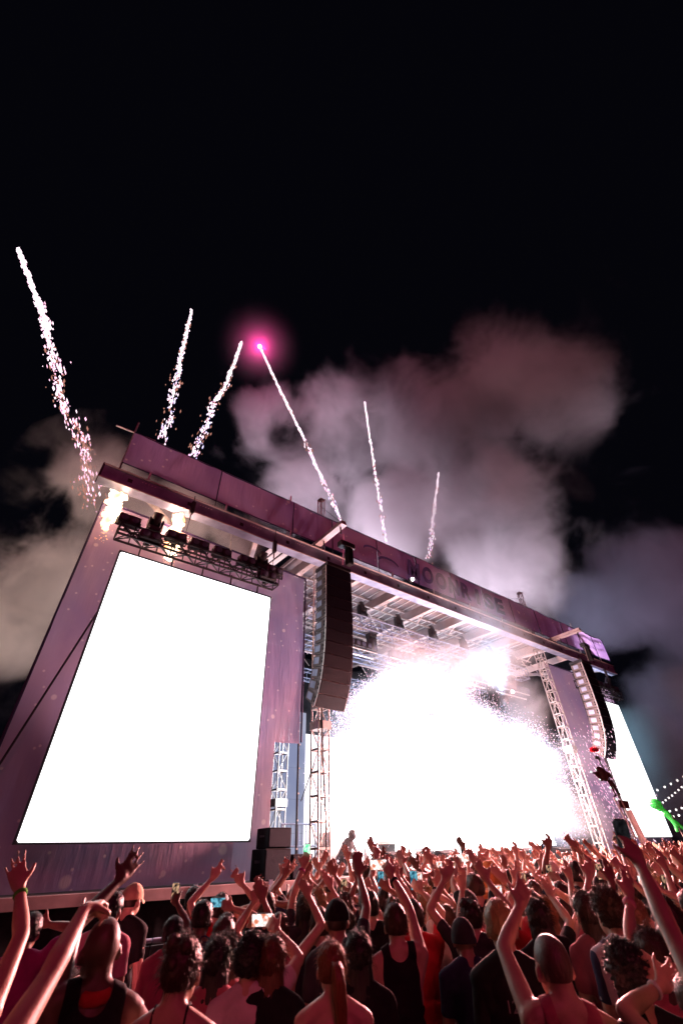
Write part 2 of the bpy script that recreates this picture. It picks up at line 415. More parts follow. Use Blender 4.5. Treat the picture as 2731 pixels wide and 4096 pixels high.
# ================================================================== LINE ARRAYS
def line_array(x0, label):
    w, d, n, hh = 1.09, .66, 12, .392
    t = thing('line_array', label, 'speaker array', (x0+w/2, -1.3, 5.5), group='hung speaker arrays')
    tilts = [0,0,0,.5,.8,1.2,1.8,2.5,3.5,5,7,9]
    yF, z, ang = -1.66, 10.15, 0.0
    for k in range(n):
        ang += R(tilts[k])
        M = T(x0, yF, z) @ Matrix.Rotation(ang, 4, 'X')          # front-top edge; box hangs down -Z, depth +Y
        a = .045                                                   # taper to the rear
        vs = [(0,0,0),(w,0,0),(w,0,-hh+.008),(0,0,-hh+.008),(.03,d,-a),(w-.03,d,-a),(w-.03,d,-hh+a),(.03,d,-hh+a)]
        fs = [(0,1,2,3),(5,4,7,6),(4,0,3,7),(1,5,6,2),(4,5,1,0),(3,2,6,7)]
        c = mobj('cabinet', vs, fs, M_cab, t, M)
        gvs = [(.012,-.012,-.012),(w-.012,-.012,-.012),(w-.012,-.012,-hh+.02),(.012,-.012,-hh+.02),(.012,.004,-.012),(w-.012,.004,-.012),(w-.012,.004,-hh+.02),(.012,.004,-hh+.02)]
        mobj('grille', gvs, [(0,1,2,3),(4,0,3,7),(1,5,6,2),(4,5,1,0),(3,2,6,7)], M_grille, c, M)
        for sx in (0, 1):
            # side furniture: raised frame plate, recessed handle, two dark ports
            xa = -.012 if sx == 0 else w-.02
            def sbox(nm, y0, y1, z0, z1, mat, th=.03, o=0.0):
                return link(nm, unit_box(mat), M @ T(xa+.016+(-o if sx == 0 else o), (y0+y1)/2, (z0+z1)/2) @ Matrix.Diagonal((th, y1-y0, z1-z0, 1)), c)
            sbox('side_plate', .22, d-.06, -hh+.075, -.075, M_cab, .035, .0)
            sbox('handle_recess', .27, d-.12, -hh+.10, -.10, M_steel, .035, .004)
            sbox('port', .075, .125, -.18, -.11, M_black, .035, .002); sbox('port', .075, .125, -.285, -.215, M_black, .035, .002)
            sbox('rigging_strip', .005, .045, -hh+.015, -.015, M_alu, .035, .001)
        dv = M.to_3x3() @ Vector((0,0,-hh)); yF += dv.y; z += dv.z
    box('bumper_frame', (x0+.02, -1.7, 10.17), (x0+w-.02, -.95, 10.29), M_dark, t)
    rod('rear_cable', (x0+.2, -.93, 10.2), (x0+.2, -.8, 6.2), .04, M_cable, t)
    return t
line_array(7.58, 'curved hanging speaker array at left, its wide dark front facing us')
line_array(25.0, 'curved hanging speaker array at right, its side cabinets lit pink')
# chain hoists above the arrays, with a hanging dark canister
for (x, lab) in ((8.35, 'black chain hoist hanging above the left speaker array'), (25.75, 'black chain hoist hanging above the right speaker array')):
    t = thing('chain_hoist', lab, 'hoist', (x, -1.8, 10.4), group='array hoists')
    box('motor', (x-.30, -1.98, 11.05), (x+.35, -1.70, 11.27), M_dark, t, .06)
    box('chain_bag', (x+.02, -1.97, 10.35), (x+.25, -1.72, 11.045), M_black, t, .08)
    rod('chain', (x-.1, -1.85, 11.27), (x-.1, -1.85, 11.65), .03, M_alu, t)
    rod('chain', (x-.15, -1.80, 10.29), (x-.1, -1.84, 11.05), .03, M_alu, t)
for (x, z1, lab) in ((2.95, 10.75, 'black chain hoist at the flame side of the left screen truss'), (6.15, 10.45, 'black chain hoist at the right end of the left screen truss'),
                (28.0, 10.5, 'black chain hoist over the right screen, nearer the array'), (31.0, 10.4, 'black chain hoist over the right screen, outer end')):
    t = thing('chain_hoist', lab, 'hoist', (x, -.38, z1), group='screen truss hoists')
    box('motor', (x-.07, -.46, z1+.35), (x+.07, -.345, z1+.85), M_dark, t, .1)
    rod('hook', (x, -.4, z1+.1), (x, -.4, z1+.35), .05, M_dark, t); rod('chain', (x, -.4, z1+.85), (x, -.36, 11.9), .03, M_dark, t)
    rod('sling', (x, -.4, z1+.1), (x, -.3, 9.95), .02, M_dark, t)

# ================================================================== LIGHT FIXTURES (one of each kind, then copies)
def blinder(name, x, y, z, label, group, mat_lens):
    t = thing(name, label, 'stage light', (x, y, z), group)
    b = box('housing', (x-.31, y-.11, z-.15), (x+.31, y+.16, z+.16), M_dark, t, .06)
    for s in (-1, 1):
        l = link('lens_ring', unit_rod(M_dark, 16), T(x+s*.15, y-.12, z) @ Matrix.Rotation(R(90), 4, 'X') @ Matrix.Diagonal((.265,.265,.06,1)), t)
        link('lens', unit_rod(mat_lens, 16), T(x+s*.15, y-.14, z) @ Matrix.Rotation(R(90), 4, 'X') @ Matrix.Diagonal((.20,.20,.03,1)), t)
        bar('yoke', (x+s*.335, y, z+.02), (x+s*.335, y, z-.22), .025, .06, M_dark, t)
    bar('yoke_bridge', (x-.34, y, z-.23), (x+.34, y, z-.23), .05, .03, M_dark, t)
    box('cable_tail', (x-.06, y+.165, z-.22), (x+.06, y+.22, z+.05), M_cable, t)
    return t
def moving_head(name, x, y, z, label, group, mat_lens, up=1, tilt=25):
    t = thing(name, label, 'stage light', (x, y, z), group)
    box('base', (x-.20, y-.18, z-.08), (x+.20, y+.18, z+.08), M_dark, t, .08)
    for s in (-1, 1): box('yoke_arm', (x+s*.20-.03, y-.09, min(z, z+up*.42)), (x+s*.20+.03, y+.09, max(z+.0, z+up*.42)), M_dark, t, .1)
    Mh = T(x, y, z+up*.38) @ Matrix.Rotation(R(tilt), 4, 'X')
    link('lamp_head', unit_rod(M_dark, 12), Mh @ Matrix.Diagonal((.32,.32,.50,1)), t)
    link('lens', unit_rod(mat_lens, 12), Mh @ T(0, 0, up*.255) @ Matrix.Diagonal((.25,.25,.02,1)), t)
    return t
def box_truss(parent, x0, x1, y, z, s, bay, mat, d=.05, db=.025):
    h = s/2; c = [(y-h, z-h), (y+h, z-h), (y+h, z+h), (y-h, z+h)]
    for (a, b) in c: rod('chord', (x0, a, b), (x1, a, b), d, mat, parent, 8)
    n = max(1, round((x1-x0)/bay))
    for k in range(n+1):
        xx = x0+(x1-x0)*k/n
        for q in range(4):
            a, b = c[q], c[(q+1) % 4]
            if k in (0, n) or q % 2: rod('strut', (xx, *a), (xx, *b), db, mat, parent)
            if k < n:
                x2 = x0+(x1-x0)*(k+1)/n; p, r_ = (a, b) if (k+q) % 2 else (b, a)
                rod('brace', (xx, *p), (x2, *r_), db, mat, parent)
# truss over the left screen
tl = thing('light_truss', 'black box truss over the left screen carrying stage lights', 'truss', (3.7, -.2, 9.5))
box_truss(tl, 1.08, 6.42, -.20, 9.72, .40, .42, M_dark, .075, .042)
tr = thing('light_truss', 'black box truss over the right screen carrying stage lights', 'truss', (29.4, -.2, 9.5))
box_truss(tr, 27.0, 32.1, -.20, 9.70, .40, .42, M_dark, .075, .042)
ORD = ['first', 'second', 'third', 'fourth', 'fifth', 'sixth', 'seventh', 'eighth', 'ninth', 'tenth', 'eleventh', 'twelfth', 'thirteenth', 'fourteenth']
bl0 = None
for k, x in enumerate((1.28, 2.72, 3.48, 4.28, 5.22, 6.30)):
    lab = f'black two-lens blinder on the left screen truss, {ORD[k]} from the left'
    if bl0 is None: bl0 = blinder('blinder_light', x, -.24, 10.13, lab, 'blinders on the left screen truss', M_glass)
    else: copy_tree(bl0, T(x-1.28, 0, 0), label=lab)
for k, x in enumerate((27.2, 28.0, 28.9, 29.7, 30.6, 31.8)):
    copy_tree(bl0, T(x-1.28, 0, -.02), label=f'black two-lens blinder on the right screen truss, {ORD[k]} from the left', group='blinders on the right screen truss')
mv0 = moving_head('moving_head_light', 2.02, -.22, 10.10, 'large black moving head standing tall on the left screen truss', 'moving heads on the left screen truss', M_glass, 1, 28)
copy_tree(mv0, T(3.75, 0, -.02), label='black moving head near the right end of the left screen truss')
for (x, l) in ((1.95, 'pair of lenses hung low on the left screen truss, under the tall moving head'), (5.95, 'two-lens blinder clamped under the moving head at the truss right end')):
    copy_tree(bl0, T(x-1.28, -.20, -.42), label=l, group='lower blinders on the left screen truss')
for (x, l) in ((29.0, 'moving head silhouetted on the right screen truss'), (31.2, 'moving head at the outer end of the right screen truss')): copy_tree(mv0, T(x-2.02, 0, 0), label=l, group='moving heads on the right screen truss')

# trusses under the roof
M_lampon = emat('lit_stage_lamp', (1, .93, .88), 14.0, 'NONE')
ft = thing('light_truss', 'long grey box truss under the roof front with hanging stage lights', 'truss', (16.5, 1.5, 9.9))
box_truss(ft, 9.1, 24.3, 1.5, 10.15, .55, .62, M_steel, .06, .032)
rt_ = thing('light_truss', 'grey box truss deeper under the stage roof', 'truss', (16.5, 4.6, 9.9))
box_truss(rt_, 9.4, 24.4, 4.6, 10.2, .5, .75, M_steel, .06, .032)
rt2 = thing('light_truss', 'rear box truss at the back of the stage roof', 'truss', (16.5, 7.8, 9.6))
box_truss(rt2, 9.6, 24.4, 7.8, 9.9, .5, .9, M_steel, .06, .032)
# hanging light bars below the front truss
for gi, (xa, xb) in enumerate(((10.0, 12.6), (13.4, 16.4), (17.4, 20.4), (21.4, 24.2))):
    t = thing('light_bar', f'hanging pipe of blinders under the front truss, {ORD[gi]} from the left', 'light bar', ((xa+xb)/2, 1.5, 9.0), 'light bars under the front truss')
    rod('pipe', (xa, 1.5, 9.0), (xb, 1.5, 9.0), .08, M_alu, t, 8); rod('pipe', (xa, 1.75, 8.85), (xb, 1.75, 8.85), .08, M_alu, t, 8)
    for xx in (xa+.3, xb-.3): rod('hanger', (xx, 1.5, 9.0), (xx, 1.5, 9.9), .03, M_dark, t)
    for q in range(4):
        xx = xa + .35 + q*(xb-xa-.7)/3
        copy_tree(bl0, T(xx-1.28, 1.74, -.93), label=f'two-lens blinder on the {ORD[gi]} hanging bar, {ORD[q]} from the left', group='blinders hung under the roof')
mv1 = moving_head('moving_head_light', 9.75, 1.5, 10.62, 'black moving head on the front roof truss, first from the left', 'moving heads on the front roof truss', M_glass, 1, -20)
for k, x in enumerate((11.9, 14.2, 16.6, 19.0, 21.4, 23.6)):
    copy_tree(mv1, T(x-9.75, 0, 0), label=f'black moving head on the front roof truss, {ORD[k+1]} from the left')
mv2 = moving_head('moving_head_light', 10.3, 1.45, 9.72, 'hanging moving head under the front roof truss, first from the left', 'moving heads hung under the roof truss', M_glass, -1, 15)
for k, x in enumerate((12.3, 15.4, 17.9, 20.2, 22.7)):
    copy_tree(mv2, T(x-10.3, 0, 0), label=f'hanging moving head under the front roof truss, {ORD[k+1]} from the left')
# a bright pair of small lamps that really shine
for (x, y, z, lab) in ((13.35, -.42, 12.02, 'small shining work lamp on the roof edge under the banner'), (21.9, 1.2, 8.75, 'small shining lamp on the hanging light bars at right')):
    t = thing('work_lamp', lab, 'lamp', (x, y, z))
    bm = bmesh.new(); bmesh.ops.create_icosphere(bm, subdivisions=2, radius=.085); bmobj('bulb', bm, M_lampon, t, T(x, y-.1, z), True)
    box('housing', (x-.1, y-.06, z-.09), (x+.1, y+.08, z+.09), M_dark, t, .1)

# ================================================================== STAGE BACK: LED wall, drapes, gear
def screenmat(name, c0, c1, st, sc):
    m, nt, b = newmat(name); nt.nodes.remove(b); L = nt.links.new
    geo = N(nt, 'ShaderNodeNewGeometry'); no = N(nt, 'ShaderNodeTexNoise'); no.inputs['Scale'].default_value = sc; no.inputs['Detail'].default_value = 2
    L(geo.outputs['Position'], no.inputs['Vector'])
    cr = N(nt, 'ShaderNodeValToRGB'); cr.color_ramp.elements[0].position = .35; cr.color_ramp.elements[1].position = .65
    cr.color_ramp.elements[0].color = (*c0, 1); cr.color_ramp.elements[1].color = (*c1, 1); L(no.outputs['Fac'], cr.inputs['Fac'])
    e = N(nt, 'ShaderNodeEmission'); L(cr.outputs[0], e.inputs[0]); e.inputs[1].default_value = st
    L(e.outputs[0], nt.nodes['Material Output'].inputs[0]); return m
M_back = screenmat('backdrop_screen_glow', (.80,.82,1), (1,.95,.97), 1.7, .25)
M_side = screenmat('side_screen_glow', (.42,.47,.75), (.68,.70,.92), .6, .6)
bw = thing('backdrop_screen', 'bright white video wall across the back of the stage', 'screen', (17.3, 8.6, DECK))
box('housing', (13.0, 8.62, DECK), (24.6, 8.8, 7.2), M_dark, bw)
for k in range(8):
    for q in range(4):
        x0 = 13.02 + k*1.445; z0 = DECK+.02 + q*1.37
        box('video_tile', (x0, 8.58, z0), (x0+1.435, 8.615, z0+1.36), M_back, bw)
sw = thing('side_screen', 'pale blue video wall at stage left behind the towers', 'screen', (11.3, 7.0, DECK))
box('housing', (9.6, 7.42, DECK), (12.9, 7.6, 7.9), M_dark, sw)
for k in range(3):
    for q in range(5): box('video_tile', (9.62+k*1.09, 7.38, DECK+.05+q*1.22), (10.70+k*1.09, 7.415, DECK+1.26+q*1.22), M_side, sw)
dr = thing('backdrop_drape', 'dark drape closing the back of the stage under the roof', 'drape', (16.7, 9.7, DECK))
cloth_grid('drape', 8.2, 25.2, DECK, 11.6, 9.7, 160, 4, M_black, dr, lambda x, z: .12*math.sin(x*6))
# thin cable pole with little lights at the edge of the scrim
t = thing('cable_pole', 'thin dark pole with tiny lights left of the lattice tower', 'pole', (8.0, .8, DECK))
rod('pole', (8.28, .8, DECK), (8.22, .8, 6.6), .06, M_cable, t, 8)
for k in range(6): box('tiny_light', (8.26, .76, 2.3+k*.65), (8.30, .785, 2.34+k*.65), M_white, t)
# guard rail and stairs at stage left
t = thing('guard_rail', 'dark stair guard rail beside the lattice tower', 'railing', (8.6, 2, DECK))
for xx in (8.45, 9.05, 9.7): rod('post', (xx, 1.9, DECK), (xx, 1.9, 2.95), .05, M_steel, t, 8)
for z in (2.4, 2.95): rod('rail', (8.45, 1.9, z), (9.7, 1.9, z), .05, M_steel, t, 8)
for k in range(9): rod('baluster', (8.5+k*.14, 1.9, 2.4), (8.5+k*.14, 1.9, 2.95), .022, M_steel, t)
# speakers on the left deck
def sub(x, y, z, w, d, h, label, group):
    t = thing('subwoofer', label, 'speaker', (x, y, z), group)
    c = box('cabinet', (x-w/2, y-d/2, z), (x+w/2, y+d/2, z+h), M_black, t, .03)
    box('grille', (x-w/2+.03, y-d/2-.015, z+.03), (x+w/2-.03, y-d/2-.001, z+h-.03), M_grille, t, .02)
    for s in (-1, 1): box('handle', (x+s*(w/2)-.012, y-.12, z+h*.55), (x+s*(w/2)+.012, y+.12, z+h*.65), M_dark, c)
sub(7.05, .05, DECK, .75, .7, .62-.0, 'black speaker box at the bottom left of the stack beside the left screen', 'speakers at the left deck edge')
sub(7.10, .05, DECK+.625, .68, .62, .42, 'black speaker box on top of the stack beside the left screen', 'speakers at the left deck edge')
sub(7.78, .0, DECK, .62, .6, .50, 'squat black speaker box right of the stack by the tower', 'speakers at the left deck edge')
for k, (x, s) in enumerate(((11.2, .8), (13.4, 1), (15.6, 1), (17.9, 1), (20.2, 1), (22.6, 1))):
    t = thing('stage_monitor', f'black wedge monitor at the stage front, {ORD[k]} from the left', 'speaker', (x, -.1, DECK), 'wedge monitors along the stage front')
    w = .75; vs = [(x-w/2,-.4,DECK),(x+w/2,-.4,DECK),(x+w/2,.25,DECK),(x-w/2,.25,DECK),(x-w/2,-.4,DECK+.42),(x+w/2,-.4,DECK+.42),(x+w/2,-.05,DECK+.5),(x-w/2,-.05,DECK+.5)]
    mobj('cabinet', vs, [(3,2,1,0),(0,1,5,4),(4,5,6,7),(7,6,2,3),(0,4,7,3),(1,2,6,5)], M_black, t)
    mobj('grille', [(x-w/2+.03,-.02,DECK+.485),(x+w/2-.03,-.02,DECK+.485),(x+w/2-.03,.26,DECK+.05),(x-w/2+.03,.26,DECK+.05)], [(0,1,2,3)], M_grille, t)
# dj risers / equipment cases
for (lo, hi, lab) in (((10.6, .6, DECK), (11.9, 1.3, DECK+.75), 'dark equipment case near the crouching performer'), ((9.35, .7, DECK), (9.95, 1.2, DECK+1.0), 'pale flight case behind the left tower'),
                      ((12.4, .8, DECK), (14.2, 1.5, DECK+.55), 'low black riser at the stage front')):
    t = thing('equipment_case', lab, 'case', ((lo[0]+hi[0])/2, (lo[1]+hi[1])/2, DECK), 'cases on stage')
    box('case_body', lo, hi, M_white if 'pale' in lab else M_dark, t, .02)
    for z in (lo[2]+.04, hi[2]-.04): box('edge_trim', (lo[0]-.01, lo[1]-.012, z-.02), (hi[0]+.01, lo[1]-.002, z+.02), M_alu, t)
    box('latch', ((lo[0]+hi[0])/2-.05, lo[1]-.02, lo[2]+.3), ((lo[0]+hi[0])/2+.05, lo[1]-.003, lo[2]+.4), M_alu, t)
# crowd barrier in front of the stage
br = thing('crowd_barrier', 'low dark metal crowd barrier in front of the stage', 'barrier', (16, -2.6, 0))
for k in range(24):
    x0 = 2.2 + k*1.22
    box('barrier_panel', (x0, -2.62, .1), (x0+1.19, -2.585, 1.1), M_dark, br); rod('barrier_rail', (x0, -2.63, 1.16), (x0+1.2, -2.63, 1.16), .06, M_steel, br, 8)
# guy wire across the left scrim and roof wires
def wire(pts, d, label):
    for_ = []
    cu = []
    vs, fs = [], []
    P = [Vector(p) for p in pts]
    for i, p in enumerate(P):
        tq = (P[min(i+1, len(P)-1)]-P[max(i-1, 0)]).normalized(); a = tq.cross(Vector((0,1,.1))).normalized(); b = tq.cross(a)
        for q in range(5): an = q*2*math.pi/5; vs.append(p + (a*math.cos(an)+b*math.sin(an))*d/2)
    for i in range(len(P)-1):
        for q in range(5): fs.append((i*5+q, i*5+(q+1) % 5, i*5+5+(q+1) % 5, i*5+5+q))
    o = mobj('guy_wire', vs, fs, M_cable, smooth=True); tag(o, label, 'cable', 'wires of the stage rig')
def sagline(a, b, sag, n=14):
    a, b = Vector(a), Vector(b); return [a.lerp(b, i/n) - Vector((0,0,sag*4*(i/n)*(1-i/n))) for i in range(n+1)]
wire(sagline((1.62, .32, 8.6), (.18, .32, 1.72), .0), .055, 'dark guy cable slanting across the left fabric wall')
wire(sagline((8.72, .3, 14.7), (16.0, .8, 13.2), .1), .025, 'thin wire from the left mast top down to the roof')
wire(sagline((24.45, .3, 14.7), (19.0, .8, 13.4), .1), .025, 'thin wire from the right mast top leftwards to the roof')
wire(sagline((24.45, .3, 14.7), (27.5, .8, 13.3), .05), .025, 'thin wire from the right mast top rightwards to the roof')
wire(sagline((8.95, .1, 5.6), (8.2, .5, 3.4), .0), .03, 'thin cable between the lattice tower and the pole')
wire([(8.6, .02, 6.3), (8.62, .0, 4.5), (8.7, -.02, 3.2), (8.75, -.02, DECK)], .05, 'thick dark cable running down the left lattice tower')
# ================================================================== PYRO, FLAMES, COMETS
def octa_cloud(name, P, rad, mats, midx, parent=None, stretch=None):
    """many small diamonds as one mesh; P (n,3), rad (n,), stretch (n,3) optional long axis"""
    P = np.asarray(P, float); n = len(P)
    base = np.array([(1,0,0),(-1,0,0),(0,1,0),(0,-1,0),(0,0,1),(0,0,-1)], float)
    V = P[:, None, :] + base[None]*np.asarray(rad)[:, None, None]
    if stretch is not None:
        V[:, 4] += stretch; V[:, 5] -= stretch
    F0 = np.array([(0,2,4),(2,1,4),(1,3,4),(3,0,4),(2,0,5),(1,2,5),(3,1,5),(0,3,5)])
    F = (F0[None] + (np.arange(n)*6)[:, None, None]).reshape(-1, 3)
    m = bpy.data.meshes.new(name); m.from_pydata(V.reshape(-1, 3).tolist(), [], F.tolist())
    for q in mats: m.materials.append(q)
    m.polygons.foreach_set('material_index', np.repeat(np.asarray(midx, int), 8).astype(np.int32)); m.update()
    return link(name, m, None, parent)
S_hot  = emat('spark_white', (1, .76, .88), 2.4, 'NONE')
S_mid  = emat('spark_pink', (1, .52, .72), 2.2, 'NONE')
S_lil  = emat('spark_lilac', (.72, .62, 1), 2.0, 'NONE')
S_dim  = emat('spark_ember', (1, .42, .32), .55, 'NONE')
S_blue = emat('spark_blue', (.55, .68, 1), 3.0, 'NONE')
# ---- comets
COM = {
 'leftmost firework comet trail, longest and most scattered': ([(-8.21,6,29.21),(-6.55,6,26.68),(-5.13,6,24.52),(-3.62,6,21.44),(-2.38,6,19.26),(-1.48,6,18.29),(-.52,6,16.51),(.38,6,14.57)], 900, .052, .80, 'fade'),
 'second firework comet trail from the left, rising steeply': ([(1.04,6,33.66),(1.42,6,28.77),(1.71,6,25.5),(1.9,6,23.44),(2.24,6,19.83)], 420, .050, .66, ''),
 'third firework comet trail from the left, leaning right': ([(5.11,6,33.58),(4.74,6,27.72),(4.26,6,24.9),(4.11,6,21.83),(3.85,6,19.8)], 420, .050, .66, ''),
 'firework comet trail leaning left beneath the glowing pink star': ([(6.79,6,34.17),(8.69,6,30.63),(10.86,6,26.98),(12.87,6,23.17),(14.43,6,20.31),(14.9,6,19.0)], 460, .048, .44, ''),
 'thin firework comet trail above the middle of the roof': ([(17.87,6,36.3),(18.1,6,30.9),(18.33,6,25.74),(18.57,6,19.98),(18.6,6,18.5)], 300, .050, .44, ''),
 'rightmost and shortest firework comet trail': ([(27.34,6,32.06),(25.06,6,25.71),(23.25,6,20.21),(22.9,6,18.6)], 300, .052, .62, ''),
}
for lab, (pts, n, r0, spread, mode) in COM.items():
    P = np.array(pts, float); seg = np.linalg.norm(np.diff(P, axis=0), axis=1); cum = np.r_[0, np.cumsum(seg)]/seg.sum()
    def at(u): return np.stack([np.interp(u, cum, P[:, k]) for k in range(3)], -1)
    u = NR.random(n)**.85
    c = at(u)
    sp = spread*(.07+.93*u**.9)
    cl = np.clip(.6+.5*np.sin(u*47+NR.random()*6)*np.sin(u*19+NR.random()*6), .3, 1.1)      # clumps along the trail
    off = NR.normal(0, 1, (n, 3))*(sp*.45*cl)[:, None]
    dx = .16*spread*np.sin(u*23+NR.random()*6)*u
    c = c + off; c[:, 0] += dx
    rad = r0*(.45+1.0*NR.random(n))*(1.1-.45*u)
    out = np.linalg.norm(off, axis=1)/np.maximum(sp, 1e-3) > .62
    if mode == 'fade':
        pr = np.clip((u-.30)*1.6, .05, .96)
        mi = np.where(NR.random(n) < pr, np.where(NR.random(n) < .62, 3, 1), np.where(NR.random(n) < .6, 0, 1))
    else:
        pr = np.clip((u-.25)*.9, .06, .55)
        mi = np.where(NR.random(n) < pr, np.where(NR.random(n) < .5, 1, 2), 0); mi = np.where(out, 3, mi)
    nb = n//4; ub = NR.random(nb)**1.6*(.75 if mode != 'fade' else .4)
    cb = at(ub) + NR.normal(0, 1, (nb, 3))*(spread*(.05+.22*ub))[:, None]
    us = np.linspace(0, .50 if mode != 'fade' else .30, 40); cs = at(us) + NR.normal(0, 1, (40, 3))*(.02+.09*us)[:, None]*spread
    sv, sfc = [], []
    for q in range(40):
        rr_ = (.045 + .05*math.sin(min(1, q/5)*math.pi/2))*(1-us[q]*1.5)*(.6+.6*NR.random())
        for w_ in range(6): sv.append((cs[q][0]+rr_*math.cos(w_*math.pi/3), cs[q][1]+rr_*math.sin(w_*math.pi/3), cs[q][2]))
    for q in range(39):
        for w_ in range(6): sfc.append((q*6+w_, q*6+(w_+1) % 6, q*6+6+(w_+1) % 6, q*6+6+w_))
    ct = thing('firework_comet', lab, 'firework', pts[0], 'firework comets over the stage')
    o = octa_cloud('spark_trail', np.r_[c, cb], np.r_[rad, .075*(1.1-ub*.7)*(.4+.8*NR.random(nb))], [S_hot, S_mid, S_lil, S_dim], np.r_[mi, np.zeros(nb, int)], ct, np.tile((P[0]-P[-1])/np.linalg.norm(P[0]-P[-1]), (n+nb, 1))*NR.uniform(.0, .16, n+nb)[:, None]); o['kind'] = 'stuff'
    mobj('burning_streak', sv, sfc, S_hot, ct, None, True)
# ---- the pink star at the head of the fourth comet
ps = thing('pink_star_shell', 'glowing magenta firework star high over the stage', 'firework', (6.6, 6, 34.5))
bm = bmesh.new(); bmesh.ops.create_icosphere(bm, subdivisions=3, radius=.14)
bmobj('burning_core', bm, emat('star_core', (1, .62, .86), 12, 'NONE'), ps, T(6.6, 6, 34.5), True)
def volmat(name, dens, col, aniso=.0):
    m, nt, b = newmat(name); nt.nodes.remove(b)
    v = N(nt, 'ShaderNodeVolumePrincipled'); v.inputs['Color'].default_value = (*col, 1); v.inputs['Density'].default_value = dens; v.inputs['Anisotropy'].default_value = aniso
    nt.links.new(v.outputs[0], nt.nodes['Material Output'].inputs['Volume']); return m
m, nt, b_ = newmat('star_glow_fog'); nt.nodes.remove(b_)
geo = N(nt, 'ShaderNodeNewGeometry'); ds = N(nt, 'ShaderNodeVectorMath', operation='DISTANCE'); nt.links.new(geo.outputs['Position'], ds.inputs[0]); ds.inputs[1].default_value = (6.6, 6, 34.5)
mr = N(nt, 'ShaderNodeMapRange', interpolation_type='LINEAR'); mr.inputs['From Min'].default_value = 4.0; mr.inputs['From Max'].default_value = .0; mr.inputs['To Max'].default_value = .05
nt.links.new(ds.outputs['Value'], mr.inputs['Value'])
pw = N(nt, 'ShaderNodeMath', operation='MULTIPLY'); nt.links.new(mr.outputs[0], pw.inputs[0]); nt.links.new(mr.outputs[0], pw.inputs[1])
p2 = N(nt, 'ShaderNodeMath', operation='MULTIPLY'); nt.links.new(pw.outputs[0], p2.inputs[0]); nt.links.new(mr.outputs[0], p2.inputs[1])
p3_ = N(nt, 'ShaderNodeMath', operation='MULTIPLY'); nt.links.new(p2.outputs[0], p3_.inputs[0]); p3_.inputs[1].default_value = 900
v_ = N(nt, 'ShaderNodeVolumePrincipled'); v_.inputs['Color'].default_value = (.9,.85,.9,1); nt.links.new(p3_.outputs[0], v_.inputs['Density']); nt.links.new(v_.outputs[0], nt.nodes['Material Output'].inputs['Volume'])
bm = bmesh.new(); bmesh.ops.create_icosphere(bm, subdivisions=3, radius=4.1)
bmobj('glow_fog', bm, m, ps, T(6.6, 6, 34.5), True)  # fog ball added to carry the star's glow, denser towards the core
ld = bpy.data.lights.new('star_light', 'POINT'); ld.energy = 1700; ld.color = (1, .03, .30); ld.shadow_soft_size = .3
lo_ = link('star_light', ld, T(6.6, 6, 34.5), ps)

def lumps(name, pts, rads, mat, parent, voxel, amp, seed, fscale=2.0):
    bm = bmesh.new()
    for p, r in zip(pts, rads): bmesh.ops.create_icosphere(bm, subdivisions=2, radius=r, matrix=T(p))
    o = bmobj(name, bm, mat)
    md = o.modifiers.new('r', 'REMESH'); md.mode = 'VOXEL'; md.voxel_size = voxel
    dg = bpy.context.evaluated_depsgraph_get(); me = bpy.data.meshes.new_from_object(o.evaluated_get(dg))
    bpy.data.objects.remove(o)
    n = len(me.vertices); co = np.empty(n*3); me.vertices.foreach_get('co', co); co = co.reshape(-1, 3)
    no = np.empty(n*3); me.vertices.foreach_get('normal', no); no = no.reshape(-1, 3)
    d = np.array([mnoise.turbulence(Vector(c*fscale+seed), 3, False) for c in co])
    co += no*((d-.5)*amp*2)[:, None]
    me.vertices.foreach_set('co', co.ravel()); me.update(); me.materials.clear(); me.materials.append(mat); me.shade_smooth()
    return link(name, me, None, parent)
# ---- two flame jets over the left screen
def flamemat(name):
    m, nt, b = newmat(name); nt.nodes.remove(b); L = nt.links.new
    lw = N(nt, 'ShaderNodeTexNoise'); lw.inputs['Scale'].default_value = 1.8; geo = N(nt, 'ShaderNodeNewGeometry'); L(geo.outputs['Position'], lw.inputs['Vector'])
    cr = N(nt, 'ShaderNodeValToRGB'); cr.color_ramp.elements[0].position = .36; cr.color_ramp.elements[0].color = (1, .36, .12, 1)
    cr.color_ramp.elements[1].position = .58; cr.color_ramp.elements[1].color = (1, .80, .58, 1); L(lw.outputs['Fac'], cr.inputs['Fac'])
    e = N(nt, 'ShaderNodeEmission'); L(cr.outputs[0], e.inputs[0]); e.inputs[1].default_value = 4.5
    L(e.outputs[0], nt.nodes['Material Output'].inputs[0]); m.cycles.emission_sampling = 'NONE'; return m
M_flame = flamemat('flame')
